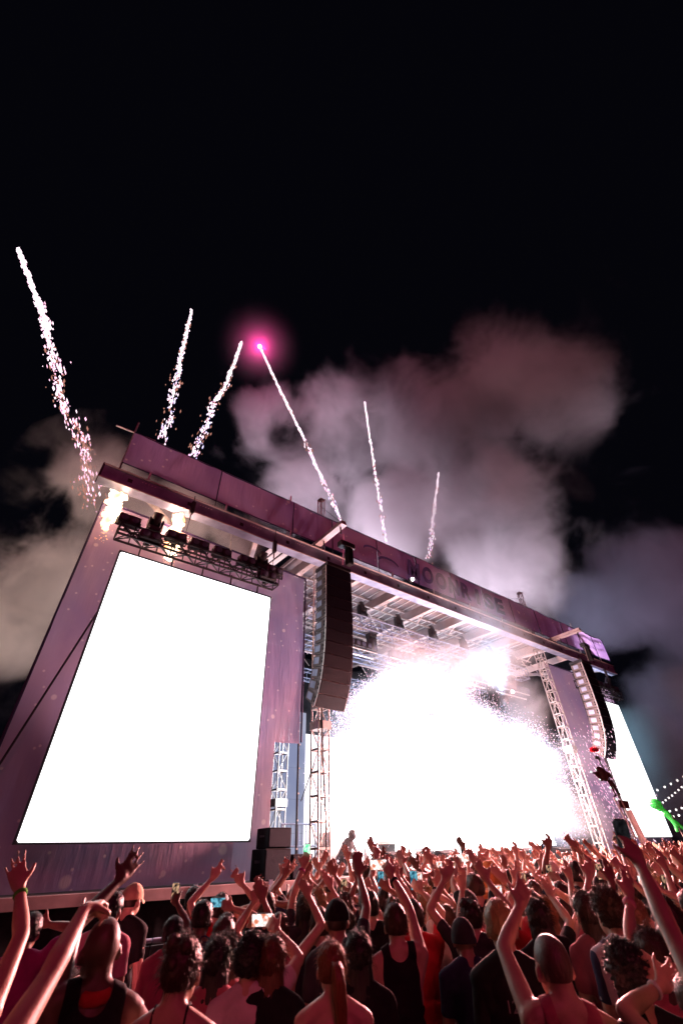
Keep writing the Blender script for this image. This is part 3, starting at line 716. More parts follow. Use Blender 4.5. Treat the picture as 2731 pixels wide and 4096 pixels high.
for (x, z0, z1, lab) in ((.78, 9.75, 11.95, 'tall flame burst at the outer corner of the left screen'), (2.72, 9.45, 11.65, 'flame burst behind the lights over the left screen')):
    t = thing('flame_jet', lab, 'flame', (x, .15, z0), 'flame bursts over the left screen')
    pts, rr = [], []
    for k in range(26):
        u = k/25; zz = z0+.12+(z1-z0-.2)*u
        pts.append(Vector((x+rng.uniform(-.12, .12)+.05*math.sin(u*9), .17+rng.uniform(-.06, .06), zz))); rr.append((.10+.14*math.sin(min(1, u*1.5+.1)*math.pi*.62))*rng.uniform(.7, 1.15))
    lumps('flame_body', pts, rr, M_flame, t, .035, .09, x, 4.0)
    P = np.array([(x+rng.gauss(0, .13), .17+rng.gauss(0, .05), z0+rng.uniform(-.35, .6)) for _ in range(40)])
    octa_cloud('ember', P, NR.uniform(.008, .022, 40), [emat('ember_glow', (1,.5,.25), 2, 'NONE')], np.zeros(40, int), t)
    ld = bpy.data.lights.new('flame_light', 'POINT'); ld.energy = 620; ld.color = (1, .52, .36); ld.shadow_soft_size = .3
    link('flame_light', ld, T(x, .17, (z0+z1)/2+.3), t)
# ---- the great fountain of white sparks that fills the stage mouth
def ztop(x):                                        # upper outline of the spark mass
    return np.interp(x, [9.3, 10, 11, 12, 13, 14, 15, 16, 17, 18, 19, 20, 21, 22, 22.8, 23.3], [4.8, 6.4, 7.1, 7.7, 8.0, 8.1, 8.0, 7.9, 7.6, 7.2, 6.9, 6.8, 6.7, 6.3, 5.6, 4.0])
sf = thing('spark_fountain', 'huge blinding white fountain of sparks filling the stage mouth', 'pyrotechnics', (16.5, .8, DECK))
pts, rr = [], []
for k in range(230):
    x = rng.uniform(10.3, 21.2); zt = float(ztop(x)) - 1.7; z = DECK + .55 + (zt-DECK-.6)*(rng.random()**.75)
    r = rng.uniform(.5, .85); z = min(z, zt-r*.25)
    pts.append(Vector((x, .85+rng.uniform(-.35, .55), z))); rr.append(r)
S_fire = emat('burning_spark_mass', (1, .955, .97), 5.0, 'NONE')
lumps('spark_core', pts, rr, S_fire, sf, .12, .38, 4.2, 1.6)
n = 48000
x = NR.uniform(9.2, 23.2, n); zt = ztop(x) + NR.normal(0, .22, n)
u = NR.random(n)**.55; edge = NR.random(n) < .55
z = np.where(edge, zt - np.abs(NR.normal(0, .55, n)), DECK+.2+(zt-DECK-.2)*u)
y = .55+NR.normal(0, .55, n)
P = np.stack([x, y, z], -1)
mi = NR.choice(4, n, p=[.60, .16, .14, .10])
octa_cloud('spark', P, NR.uniform(.005, .017, n)*np.where(NR.random(n) < .05, 2.2, 1), [S_hot, S_mid, S_lil, S_blue], mi, sf)['kind'] = 'stuff'
n = 700                                              # stray sparks falling at the right
x = 24.2 + np.abs(NR.normal(0, 1.1, n)); z = NR.uniform(2.2, 7.0, n) - (x-24.2)*.25; y = NR.normal(-.9, .5, n)
d = np.stack([np.full(n, .03), np.zeros(n), -.06*NR.random(n)-.03], -1)
octa_cloud('falling_spark', np.stack([x, y, z], -1), NR.uniform(.006, .014, n), [S_mid, S_hot], NR.choice(2, n), sf, d)['kind'] = 'stuff'
for (x, y, z, e) in ((10.6, -.9, 3.6, 900), (13.6, -1.2, 4.6, 2700), (16.8, -1.2, 4.2, 2400), (19.6, -1.2, 4.4, 2700), (21.6, -1.0, 3.6, 800), (13.0, 2.8, 6.4, 650), (20.5, 2.8, 6.0, 1100)):
    ld = bpy.data.lights.new('spark_light', 'POINT'); ld.energy = e*1.35; ld.color = (1, .56, .50) if y < 2 else (.66, .76, 1); ld.shadow_soft_size = .6
    link('spark_light', ld, T(x, y, z), sf)
for (x, z, e) in ((12.0, 5.6, 8000), (16.5, 6.2, 16000), (21.0, 5.8, 19000)):        # the fountain's front glare on the audience
    ld = bpy.data.lights.new('spark_glare', 'SPOT'); ld.energy = e; ld.color = (1, .30, .30); ld.spot_size = R(120); ld.spot_blend = .5; ld.shadow_soft_size = .7
    link('spark_glare', ld, T(x, -1.5, z) @ (Vector((7, -9, 1.2))-Vector((x, -1.5, z))).to_track_quat('-Z', 'Y').to_matrix().to_4x4(), sf)

# ================================================================== SMOKE (lit by lamps; only the haze on the fountain has emission put in)
def pix(px, py, depth):                              # point at a given depth in front of the tripod, for laying the clouds out in space
    v = Vector(((px-784)/976.4, (1176-py)/976.4, -1))*depth
    return Mc @ v
def smoke(label, blobs, dens, col, nscale, thr, aniso=.2, step=1.0, emit=0.0, ecol=(1,1,1), name='smoke_cloud', win=.5, rough=.62):
    """blobs: (centre, radius); density = fractal noise cut by the union of soft spheres"""
    lo = Vector((1e9,)*3); hi = -lo
    for c, r in blobs:
        for k in range(3): lo[k] = min(lo[k], c[k]-r); hi[k] = max(hi[k], c[k]+r)
    lo.z = max(lo.z, .3)
    m, nt, b = newmat('smoke'); nt.nodes.remove(b); L = nt.links.new
    geo = N(nt, 'ShaderNodeNewGeometry'); pos = geo.outputs['Position']
    acc = None
    for c, r in blobs:
        ds = N(nt, 'ShaderNodeVectorMath', operation='DISTANCE'); L(pos, ds.inputs[0]); ds.inputs[1].default_value = c
        mr = N(nt, 'ShaderNodeMapRange', interpolation_type='SMOOTHERSTEP'); mr.inputs['From Min'].default_value = r; mr.inputs['From Max'].default_value = r*.15
        L(ds.outputs['Value'], mr.inputs['Value'])
        if acc is None: acc = mr.outputs[0]
        else:
            mx = N(nt, 'ShaderNodeMath', operation='SMOOTH_MAX'); mx.inputs[2].default_value = .3; L(acc, mx.inputs[0]); L(mr.outputs[0], mx.inputs[1]); acc = mx.outputs[0]
    no = N(nt, 'ShaderNodeTexNoise'); no.inputs['Scale'].default_value = nscale; no.inputs['Detail'].default_value = 8; no.inputs['Roughness'].default_value = rough; no.inputs['Distortion'].default_value = .35
    L(pos, no.inputs['Vector'])
    a1 = N(nt, 'ShaderNodeMath', operation='MULTIPLY_ADD'); L(no.outputs['Fac'], a1.inputs[0]); a1.inputs[1].default_value = 3.4; a1.inputs[2].default_value = -1.7   # signed noise
    a2 = N(nt, 'ShaderNodeMath', operation='ADD'); L(acc, a2.inputs[0]); L(a1.outputs[0], a2.inputs[1])
    mr = N(nt, 'ShaderNodeMapRange', interpolation_type='SMOOTHSTEP'); mr.inputs['From Min'].default_value = thr; mr.inputs['From Max'].default_value = thr+win
    L(a2.outputs[0], mr.inputs['Value'])
    m1 = N(nt, 'ShaderNodeMath', operation='MULTIPLY'); L(mr.outputs[0], m1.inputs[0]); L(acc, m1.inputs[1])
    m2 = N(nt, 'ShaderNodeMath', operation='MULTIPLY'); L(m1.outputs[0], m2.inputs[0]); m2.inputs[1].default_value = dens
    v = N(nt, 'ShaderNodeVolumePrincipled'); v.inputs['Color'].default_value = (*col, 1); v.inputs['Anisotropy'].default_value = aniso
    L(m2.outputs[0], v.inputs['Density']); L(v.outputs[0], nt.nodes['Material Output'].inputs['Volume'])
    if emit:
        me_ = N(nt, 'ShaderNodeMath', operation='MULTIPLY'); L(m1.outputs[0], me_.inputs[0]); me_.inputs[1].default_value = emit; L(me_.outputs[0], v.inputs['Emission Strength']); v.inputs['Emission Color'].default_value = (*ecol, 1)
    m.cycles.volume_step_rate = step
    # hull: joined spheres
    bm = bmesh.new()
    for c, r in blobs: bmesh.ops.create_icosphere(bm, subdivisions=2, radius=r*1.06, matrix=T(c))
    o = bmobj('smoke_cloud', bm, m)
    md = o.modifiers.new('r', 'REMESH'); md.mode = 'VOXEL'; md.voxel_size = max(.25, min(r for c, r in blobs)*.25)
    dg = bpy.context.evaluated_depsgraph_get(); me = bpy.data.meshes.new_from_object(o.evaluated_get(dg)); bpy.data.objects.remove(o)
    me.materials.clear(); me.materials.append(m)
    o = link(name, me); o['label'] = label; o['kind'] = 'stuff'
    return o
def B(px, py, rpx, depth): return (pix(px, py, depth), rpx*depth/976.4)
D1 = 40
smoke('mauve smoke cloud billowing above the stage roof',
      [B(1130, 900, 300, D1), B(960, 980, 280, D1+2), B(1270, 900, 230, D1), B(760, 1010, 270, D1), B(640, 980, 190, D1-2), B(1080, 1120, 300, D1-1), B(1150, 1290, 260, D1-2), B(900, 1190, 260, D1-4), B(690, 1120, 220, D1-5), B(1340, 930, 150, D1)],
      .16, (.90,.82,.88), .15, .55, .1, 1.0, win=.40)
smoke('tan smoke plume drifting behind the left fabric wall',
      [B(230, 1130, 190, 21), B(120, 1290, 230, 20), B(20, 1440, 230, 19), B(300, 1180, 150, 21), B(420, 1200, 160, 20), B(540, 1230, 150, 20)], .62, (.90,.82,.76), .30, .40, .1, 1.0)
smoke('dim purple smoke bank beyond the right end of the stage',
      [B(1500, 1330, 260, 62), B(1400, 1400, 190, 60), B(1620, 1420, 260, 62), B(1320, 1380, 160, 58), B(1580, 1640, 250, 60), B(1500, 1780, 210, 60)], .11, (.88,.85,.92), .11, .42, .1, 1.2)
smoke('pale blue smoke drifting low at the right end of the stage',
      [B(1500, 1700, 140, 36), B(1560, 1800, 150, 36), B(1480, 1840, 110, 35), B(1580, 1600, 120, 37)], .22, (.90,.94,.97), .25, .30, .1, 1.0)
smoke('white smoke hanging in the stage mouth round the sparks',
      [((13, .5, 8.2), 2.6), ((16, .2, 8.8), 2.8), ((19, 0, 9.4), 2.6), ((21.5, .3, 7.8), 2.4), ((17.8, -.6, 11.2), 2.4), ((15.6, -.4, 12.4), 1.8), ((20.5, -.5, 10.6), 2.0), ((24.3, .3, 5.6), 2.1), ((24.6, .4, 3.2), 1.7), ((22.9, .6, 3.4), 2.0), ((10.2, .6, 4.2), 1.9), ((9.9, .8, 2.4), 1.7)],
      .22, (.93,.93,.97), .45, .20, .2, 1.0, win=.75)
eb = []
for xx in np.arange(10.2, 22.0, .9):
    zt = float(ztop(xx)); eb.append(((xx, .6, zt-.95), 2.0)); 
    if zt > 5: eb.append(((xx, .5, zt-2.6), 1.9))
eb += [((9.9, .7, 3.4), 1.6), ((21.9, .5, 3.0), 1.7)]
smoke('haze over the top of the fountain, its glow put in as emission', eb, .12, (.95,.95,1), 1.1, .25, 0, .6, .75, (.70,.76,1.0), 'added_glow_haze', 1.3, .6)  # lavender emission painted into the haze for a soft glowing edge
# lamps that colour the smoke and fabric walls, most of them unseen and added
def spot(name, label, loc, to, e, col, size, blend=.6, rad=.3):
    t = thing(name, label, 'stage light', loc)
    ld = bpy.data.lights.new('beam', 'SPOT'); ld.energy = e; ld.color = col; ld.spot_size = R(size); ld.spot_blend = blend; ld.shadow_soft_size = rad
    M = T(loc) @ (Vector(to)-Vector(loc)).to_track_quat('-Z', 'Y').to_matrix().to_4x4()
    link('lamp_head', unit_rod(M_dark, 12), M @ T(0, 0, .22) @ Matrix.Diagonal((.34,.34,.4,1)), t)
    link('beam', ld, M, t)
    return t
spot('smoke_fill_light', 'unseen fill lamp added behind the stage to light the smoke, left one', (9, 12.5, 2.5), pix(820, 1020, 40), 66000, (.95, .83, 1), 75)
spot('smoke_fill_light', 'unseen fill lamp added behind the stage to light the smoke, right one', (24, 12.5, 2.5), pix(1230, 930, 40), 112000, (.95, .86, 1), 80)  # added pair, no such beams in view; they only brighten the smoke
spot('unseen_wash_light', 'unseen cyan fill lamp added for the smoke at the right end of the stage', (33.6, 4, 2.6), (37, 9, 7), 26000, (.35, .75, 1), 110)  # added source that turns the haze there cyan
spot('cool_beam_light', 'cool white beam lamp raking the roof front from the stage', (20.8, 1.0, 8.3), (16.6, -1.0, 12.2), 3600, (.42, .68, 1), 60, .8, .1)
spot('unseen_wash_light', 'unseen violet fill lamp added beyond the right end for the smoke bank', (48, 14, 2.5), pix(1540, 1350, 62), 26000, (.75, .66, 1), 70)  # added source for the violet tone of the far bank
spot('unseen_wash_light', 'cyan wash lamp at the left foot of the stage', (-1.6, .25, 2.3), (1.0, .5, 2.6), 90, (.35, .75, 1), 70)
spot('unseen_wash_light', 'unseen warm fill lamp added behind the left fabric wall', (3.5, 4.5, 2.2), (4.5, .5, 10.0), 2200, (1, .62, .70), 100)
spot('unseen_wash_light', 'unseen warm fill lamp added behind the right fabric wall', (29, 4.5, 2.2), (29, .5, 10.0), 2000, (1, .62, .70), 100)  # this pair is added so the fabric is lit from behind
spot('smoke_fill_light', 'unseen warm fill lamp added behind the left wing for the tan plume', (1.5, 3.2, 2.4), pix(215, 1160, 21), 9500, (1, .80, .74), 80)  # added only to brighten the plume
# ================================================================== CROWD
GZ = .10
g.location.z = GZ                                              # the trodden ground of the arena lies a hand above datum
def skinmat(name, c):
    m = pmat(name, c, .46, 0, .10, 14, .12, 140, .45); b = m.node_tree.nodes['Principled BSDF']
    b.inputs['Subsurface Weight'].default_value = .0
    return m
SK = [skinmat('skin_fair', (.62,.40,.31)), skinmat('skin_light', (.52,.32,.24)), skinmat('skin_brown', (.30,.165,.115)), skinmat('skin_dark', (.115,.062,.046))]
CLC = dict(black=(.012,.012,.015), charcoal=(.035,.035,.042), navy=(.025,.032,.075), white=(.68,.66,.66), pinkwhite=(.60,.50,.55), pink=(.60,.26,.33), rose=(.40,.11,.15),
           magenta=(.38,.04,.20), red=(.42,.02,.03), grey=(.20,.19,.20), teal=(.08,.22,.26), orange=(.62,.27,.09), denim=(.035,.06,.13), striped=(.42,.36,.38), jersey=(.52,.49,.53), tan=(.58,.40,.27), pale=(.62,.5,.46),
           green=(.10,.45,.06), dark=(.02,.02,.025), yellow=(.55,.42,.08), blue=(.05,.13,.42))
CL = {}
def clothmat(k):
    if k not in CL:
        m = pmat('cloth_'+k, CLC[k], .85, 0, .18, 9, .35, 38, .2)
        if k in ('striped', 'jersey'):
            nt = m.node_tree; b = nt.nodes['Principled BSDF']; L = nt.links.new
            tc = N(nt, 'ShaderNodeTexCoord'); wv = N(nt, 'ShaderNodeTexWave'); wv.bands_direction = 'Z' if k == 'striped' else 'X'; wv.inputs['Scale'].default_value = 5.5 if k == 'striped' else 3.2
            L(tc.outputs['Object'], wv.inputs['Vector']); th = N(nt, 'ShaderNodeMath', operation='GREATER_THAN'); th.inputs[1].default_value = .72; L(wv.outputs['Fac'], th.inputs[0])
            mx = N(nt, 'ShaderNodeMix', data_type='RGBA'); L(th.outputs[0], mx.inputs['Factor']); mx.inputs['A'].default_value = (*CLC[k], 1); mx.inputs['B'].default_value = (.04,.04,.09,1); L(mx.outputs['Result'], b.inputs['Base Color'])
        CL[k] = m
    return CL[k]
HRC = dict(black=(.010,.008,.008), brown=(.055,.030,.018), darkbrown=(.028,.016,.011), auburn=(.12,.042,.018), ginger=(.22,.085,.03), blond=(.34,.22,.10), grey=(.10,.10,.105))
HRC['buzz'] = (.13,.078,.06)
HR = {}
def hairmat(k):
    if k not in HR:
        m = HR[k] = pmat('hair_'+k, HRC[k], .42, 0, .35, 1, .35, 1, .5); nt = m.node_tree
        tc = N(nt, 'ShaderNodeTexCoord'); mp = N(nt, 'ShaderNodeMapping'); mp.inputs['Scale'].default_value = (150, 150, 16); nt.links.new(tc.outputs['Object'], mp.inputs['Vector'])
        for q in [q for q in nt.nodes if q.type == 'TEX_NOISE']: nt.links.new(mp.outputs[0], q.inputs['Vector'])
    return HR[k]

def vperp(d):
    d = d.normalized(); a = Vector((0,0,1)) if abs(d.z) < .9 else Vector((0,1,0))
    x = a.cross(d).normalized(); return x, d.cross(x)
class Prims:
    def __init__(s): s.V = []; s.F = []; s.seg = []            # seg: (a, b, ra, rb, tag)
    def cap(s, a, b, ra, rb, tag, n=10, flat=None):
        a, b = Vector(a), Vector(b); d = b-a; L = d.length
        if L < 1e-5: d = Vector((0,0,1)); L = 1e-5
        z = d/L; x, y = vperp(z)
        rings = []
        for k in range(3): t = math.pi/2*(k+1)/3.5 if k < 3 else 0; rings.append((a - z*ra*math.cos(t), ra*math.sin(t)))
        rings.append((a, ra)); rings.append((a.lerp(b, .5), (ra+rb)/2)); rings.append((b, rb))
        for k in range(2, -1, -1): t = math.pi/2*(k+1)/3.5; rings.append((b + z*rb*math.cos(t), rb*math.sin(t)))
        o = len(s.V)
        for c, r in rings:
            for q in range(n): an = 2*math.pi*q/n; s.V.append(c + x*(r*math.cos(an)) + y*(r*math.sin(an)))
        for k in range(len(rings)-1):
            for q in range(n): s.F.append((o+k*n+q, o+k*n+(q+1) % n, o+(k+1)*n+(q+1) % n, o+(k+1)*n+q))
        s.F.append(tuple(o+q for q in range(n-1, -1, -1))); e = o+(len(rings)-1)*n; s.F.append(tuple(e+q for q in range(n)))
        s.seg.append((a, b, ra, rb, tag))
    def ell(s, c, r, tag, M=None, n=14, m=9):
        c = Vector(c); o = len(s.V)
        for i in range(1, m):
            t = math.pi*i/m
            for q in range(n):
                an = 2*math.pi*q/n; v = Vector((r[0]*math.sin(t)*math.cos(an), r[1]*math.sin(t)*math.sin(an), r[2]*math.cos(t)))
                s.V.append(c + (M @ v if M else v))
        top = len(s.V); v = Vector((0,0,r[2])); s.V.append(c + (M @ v if M else v)); v = Vector((0,0,-r[2])); s.V.append(c + (M @ v if M else v))
        for i in range(m-2):
            for q in range(n): s.F.append((o+i*n+q, o+(i+1)*n+q, o+(i+1)*n+(q+1) % n, o+i*n+(q+1) % n))
        for q in range(n): s.F.append((top, o+q, o+(q+1) % n)); s.F.append((top+1, o+(m-2)*n+(q+1) % n, o+(m-2)*n+q))
        rm = min(r); ax = r.index(max(r)); e = Vector((0,0,0)); e[ax] = max(r)-rm; e = M @ e if M else e
        s.seg.append((c-e, c+e, rm, rm, tag))
def ik(S, Hn, l1, l2, pole):
    v = Hn-S; d = min(v.length, (l1+l2)*.999); v = v.normalized()
    a = (l1*l1 - l2*l2 + d*d)/(2*d); h = math.sqrt(max(0, l1*l1-a*a))
    pl = (pole - v*pole.dot(v)); pl = pl.normalized() if pl.length > 1e-4 else vperp(v)[0]
    return S + v*a + pl*h, S + v*d
def hand(pr, W, d, pn, side, pose, s, seed, fat=1.0):
    """wrist W, finger direction d, palm normal pn; side -1 left, +1 right"""
    rg = random.Random(seed); d = d.normalized(); pn = (pn - d*pn.dot(d)).normalized(); lat = d.cross(pn).normalized()*(-side)   # lat points to the thumb side
    curl = {'open': .10, 'relax': .38, 'grip': .95, 'fist': 1.35}[pose]; sprd = {'open': .15, 'relax': .10, 'grip': .07, 'fist': .03}[pose]
    pr.cap(W, W+d*.03*s, .026*s, .027*s, 'hand')
    for k in range(4):
        o = (.034 - .0225*k)*s; kn = W + d*(.092-.004*abs(k-1))*s + lat*o
        pr.cap(W + d*.018*s + lat*o*.62, kn, .0145*s*fat, .0125*s*fat, 'hand', 8)
        dd = (d + lat*(sprd*(1.5-k)*.75)).normalized(); L = [.046, .028, .022][:]; fl = [1.08, 1.22, 1.14, .92][k]
        P = kn; rr = .0098*s*fat
        for q in range(3):
            an = curl*(.55 + .5*q)*rg.uniform(.75, 1.25)*(.6 if q == 0 else 1)
            dd = (dd*math.cos(an) + pn*math.sin(an)).normalized(); Q = P + dd*L[q]*fl*s
            pr.cap(P, Q, rr, rr*.9, 'hand', 7); rr *= .92; P = Q; pass
    tb = W + d*.030*s + lat*.030*s; td = (d*.62 + lat*.75 + pn*(.25 if pose != 'fist' else .7)).normalized(); P = tb; rr = .0145*s*fat
    for q in range(2):
        Q = P + td*(.042 if q == 0 else .032)*s; pr.cap(P, Q, rr, rr*.85, 'hand', 7); rr *= .88; P = Q; td = (td + d*.45 + pn*(.3 if pose in ('grip', 'fist') else .0)).normalized()
    return W + d*.085*s + pn*.03*s
def make_body(H=1.75, Lt=None, Rt=None, skin=0, vox=.014, girth=1.0, fem=False, hp=('open', 'open'), seed=1, lean=0.0, look=0.0):
    """body facing +Y at the origin; Lt / Rt are wrist targets in body space or 'down' / 'bent' / 'clap'"""
    s = H/1.75; pr = Prims(); rg = random.Random(seed)
    P = lambda x, y, z: Vector((x, y, z))*s
    gx = girth
    pr.ell(P(0,-.005,1.27), (.165*gx*s, .112*gx*s, .19*s), 'torso'); pr.ell(P(0,-.02,1.37), (.155*gx*s, .095*gx*s, .11*s), 'torso')
    pr.ell(P(0,0,1.09), ((.135 if fem else .15)*gx*s, .103*gx*s, .17*s), 'torso'); pr.ell(P(0,-.01,.95), (.168*gx*s, .118*gx*s, .13*s), 'hip')
    hc = P(look*.03, .03+lean*.02, 1.632)
    pr.cap(P(0,-.025,1.43), P(0,.0,1.57), .064*s, .059*s, 'neck')
    Mh = Matrix.Rotation(-look*.5, 3, 'Z')
    pr.ell(hc + Vector((0,-.012,.012))*s, (.079*s, .098*s, .102*s), 'head', Mh); pr.ell(hc + Mh @ Vector((0,.018,-.055))*s, (.063*s, .076*s, .070*s), 'head', Mh)
    pr.cap(hc + Mh @ Vector((0,.085,.005))*s, hc + Mh @ Vector((0,.106,-.030))*s, .009*s, .015*s, 'head', 6)
    for q in (-1, 1):
        pr.ell(hc + Mh @ Vector((q*.086,-.010,-.022))*s, (.012*s, .022*s, .034*s), 'head', Mh @ Matrix.Rotation(q*.6, 3, 'Z'), 8, 6)
        pr.ell(hc + Mh @ Vector((q*.030,.080,.008))*s, (.016*s, .010*s, .009*s), 'head', Mh, 8, 6)
    info = {'hc': hc, 's': s, 'Mh': Mh}
    for side, tgt, pose, key in ((-1, Lt, hp[0], 'L'), (1, Rt, hp[1], 'R')):
        S = P(side*.180*gx, -.015, 1.415)
        if tgt is None or tgt == 'down': W = S + P(side*.07, .06, -.56); pole = Vector((side*.4, -1, 0)); pose = 'relax'
        elif tgt == 'bent': W = S + P(-side*.06, .27, .02); pole = Vector((side*1.0, -.1, -.7)); pose = 'relax'
        elif tgt == 'clap': W = S + P(-side*.145, .30, .24); pole = Vector((side*1, 0, -.5)); pose = 'open'
        else: W = Vector(tgt); pole = Vector((side*1.0, -.25, -.25))
        up = max(0, min(1, (W.z-S.z)/.45/s))
        S = S + P(-side*.012, 0, .055)*up
        l1, l2 = .305*s, .265*s
        reach = l1+l2
        v = W-S
        E, W = ik(S, W, l1, l2, pole)
        pr.cap(P(side*.022,-.028,1.505), S+P(-side*.02,-.01,.015), .046*s, .056*gx*s, 'shoulder'); pr.cap(P(side*.09,-.01,1.30), S, .07*s, .06*gx*s, 'shoulder')
        pr.cap(S, S.lerp(E, .45), .054*gx*s, .049*gx*s, 'uparm'); pr.cap(S.lerp(E, .45), E, .049*gx*s, .038*gx*s, 'elbow')
        pr.cap(E, E.lerp(W, .3), .038*gx*s, .041*gx*s, 'forearm'); pr.cap(E.lerp(W, .3), W, .041*gx*s, .025*s, 'forearm')
        fd = (W-E).normalized(); 
        pn = Vector((0, 1, 0)) if up > .3 else Vector((-side, .3, 0))
        if pose == 'fist': fd = (fd + Vector((0,.9,-.35))).normalized()
        if tgt == 'clap': pn = Vector((-side, .1, 0)); fd = Vector((0,.45,.9))
        if pose == 'open': fd = (fd + Vector((rg.uniform(-.15, .15), -.15+rg.uniform(-.12, .2), .1))).normalized()
        info[key+'h'] = hand(pr, W, fd, pn, side, pose, s*1.06, seed+side, 1.0 if vox < .012 else 1.12); info[key+'w'] = W; info[key+'d'] = (W-E).normalized(); info[key+'e'] = E; info[key+'fd'] = fd
        hpn = P(side*.092, -.005, .93)
        K = P(side*.11, .025, .50); A = P(side*.12, -.02, .085)
        pr.cap(hpn, K, .088*gx*s, .058*s, 'leg'); pr.cap(K, K.lerp(A, .35)+P(0,-.015,0), .055*s, .058*s, 'leg'); pr.cap(K.lerp(A, .35)+P(0,-.015,0), A, .058*s, .04*s, 'leg')
        pr.cap(A+P(0,-.03,-.035), A+P(side*.02,.15,-.045), .045*s, .035*s, 'shoe')
    m = bpy.data.meshes.new('body'); m.from_pydata([v[:] for v in pr.V], [], pr.F); m.update()
    o = bpy.data.objects.new('tmp', m); COL.objects.link(o)
    md = o.modifiers.new('r', 'REMESH'); md.mode = 'VOXEL'; md.voxel_size = vox
    ms = o.modifiers.new('s', 'SMOOTH'); ms.factor = .5; ms.iterations = 2 if vox > .012 else 3
    dg = bpy.context.evaluated_depsgraph_get(); me = bpy.data.meshes.new_from_object(o.evaluated_get(dg)); bpy.data.objects.remove(o); bpy.data.meshes.remove(m)
    n = len(me.vertices); co = np.empty(n*3, np.float32); me.vertices.foreach_get('co', co); co = co.reshape(-1, 3)
    best = np.full(n, 1e9, np.float32); tid = np.zeros(n, int); par = np.zeros(n, np.float32)
    TAGS = ['torso', 'hip', 'neck', 'head', 'shoulder', 'uparm', 'elbow', 'forearm', 'hand', 'leg', 'shoe']
    for (a, b, ra, rb, tg) in pr.seg:
        a_, b_ = np.array(a[:], np.float32), np.array(b[:], np.float32); ab = b_-a_; L2 = float(ab@ab)+1e-9
        t = np.clip((co-a_)@ab/L2, 0, 1); dist = np.linalg.norm(co-a_-t[:, None]*ab, axis=1) - (ra+(rb-ra)*t)
        up = dist < best; best[up] = dist[up]; tid[up] = TAGS.index(tg); par[up] = t[up]
    me.materials.clear(); me.materials.append(SK[skin]); me.materials.append(clothmat('denim')); me.materials.append(clothmat('dark'))
    nf = len(me.polygons); lt = np.empty(nf, np.int32); me.polygons.foreach_get('loop_start', lt); lv = np.empty(len(me.loops), np.int32); me.loops.foreach_get('vertex_index', lv)
    ft = tid[lv[lt]]; zz = co[lv[lt], 2]
    mi = np.zeros(nf, np.int32); mi[(ft == 9) | ((ft == 1) & (zz < 1.02*s))] = 1; mi[ft == 10] = 2
    me.polygons.foreach_set('material_index', mi); me.shade_smooth(); me.update()
    return me, info, co, tid, par, s
TG = dict(torso=0, hip=1, neck=2, head=3, shoulder=4, uparm=5, elbow=6, forearm=7, hand=8, leg=9, shoe=10)
def make_shirt(me, co, tid, par, s, kind, seed):
    n = len(co); no = np.empty(n*3, np.float32); me.vertices.foreach_get('normal', no); no = no.reshape(-1, 3)
    z = co[:, 2]/s; x = np.abs(co[:, 0])/s
    if kind == 'tee': keep = np.isin(tid, [0, 1, 4, 5]) | ((tid == 6) & (par < .35)); keep &= ~((tid == 1) & (z < .86)); keep |= (tid == 2) & (z < 1.485)
    elif kind == 'tank': keep = (np.isin(tid, [0, 1]) & (z > .86)) | ((tid == 4) & (x < .135)); keep &= ~((z > 1.475) & (x < .062))
    else: keep = (np.isin(tid, [0, 1, 4]) & (z > .90) & (z < 1.275)) | ((x > .065) & (x < .082) & (z >= 1.27) & np.isin(tid, [0, 4, 2]))
    vi = np.empty(len(me.loops), np.int32); me.loops.foreach_get('vertex_index', vi)
    ls = np.empty(len(me.polygons), np.int32); me.polygons.foreach_get('loop_start', ls); lt = np.empty(len(me.polygons), np.int32); me.polygons.foreach_get('loop_total', lt)
    q4 = ls[lt == 4]; quad = vi[q4[:, None]+np.arange(4)]; quad = quad[keep[quad].all(1)]
    used = np.unique(quad)
    mp = -np.ones(n, int); mp[used] = np.arange(len(used))
    c = co[used]; nn = no[used]
    f1 = np.array([mnoise.noise(Vector((v[0]*9+seed, v[1]*9, v[2]*4))) for v in c]); f2 = np.array([mnoise.noise(Vector((v[0]*5+v[2]*14, v[1]*6+seed, v[2]*22))) for v in c])
    loose = np.clip((1.25*s-c[:, 2])*.05, 0, .02)
    c = c + nn*(.009*s + loose + .009*f1 + .006*f2)[:, None]
    Q = mp[quad]; E_ = np.sort(np.concatenate([Q[:, [0,1]], Q[:, [1,2]], Q[:, [2,3]], Q[:, [3,0]]]), 1); uq, ct_ = np.unique(E_, axis=0, return_counts=True); be = uq[ct_ == 1]
    deg = np.zeros(len(c)); np.add.at(deg, be[:, 0], 1); np.add.at(deg, be[:, 1], 1); bv = deg > 0
    for _ in range(10):                                            # clean hems: relax the cut edge
        acc = np.zeros_like(c); np.add.at(acc, be[:, 0], c[be[:, 1]]); np.add.at(acc, be[:, 1], c[be[:, 0]]); c[bv] = .4*c[bv] + .6*acc[bv]/deg[bv][:, None]
    m = bpy.data.meshes.new('shirt'); m.from_pydata(c.tolist(), [], mp[quad].tolist()); m.shade_smooth(); m.update()
    return m
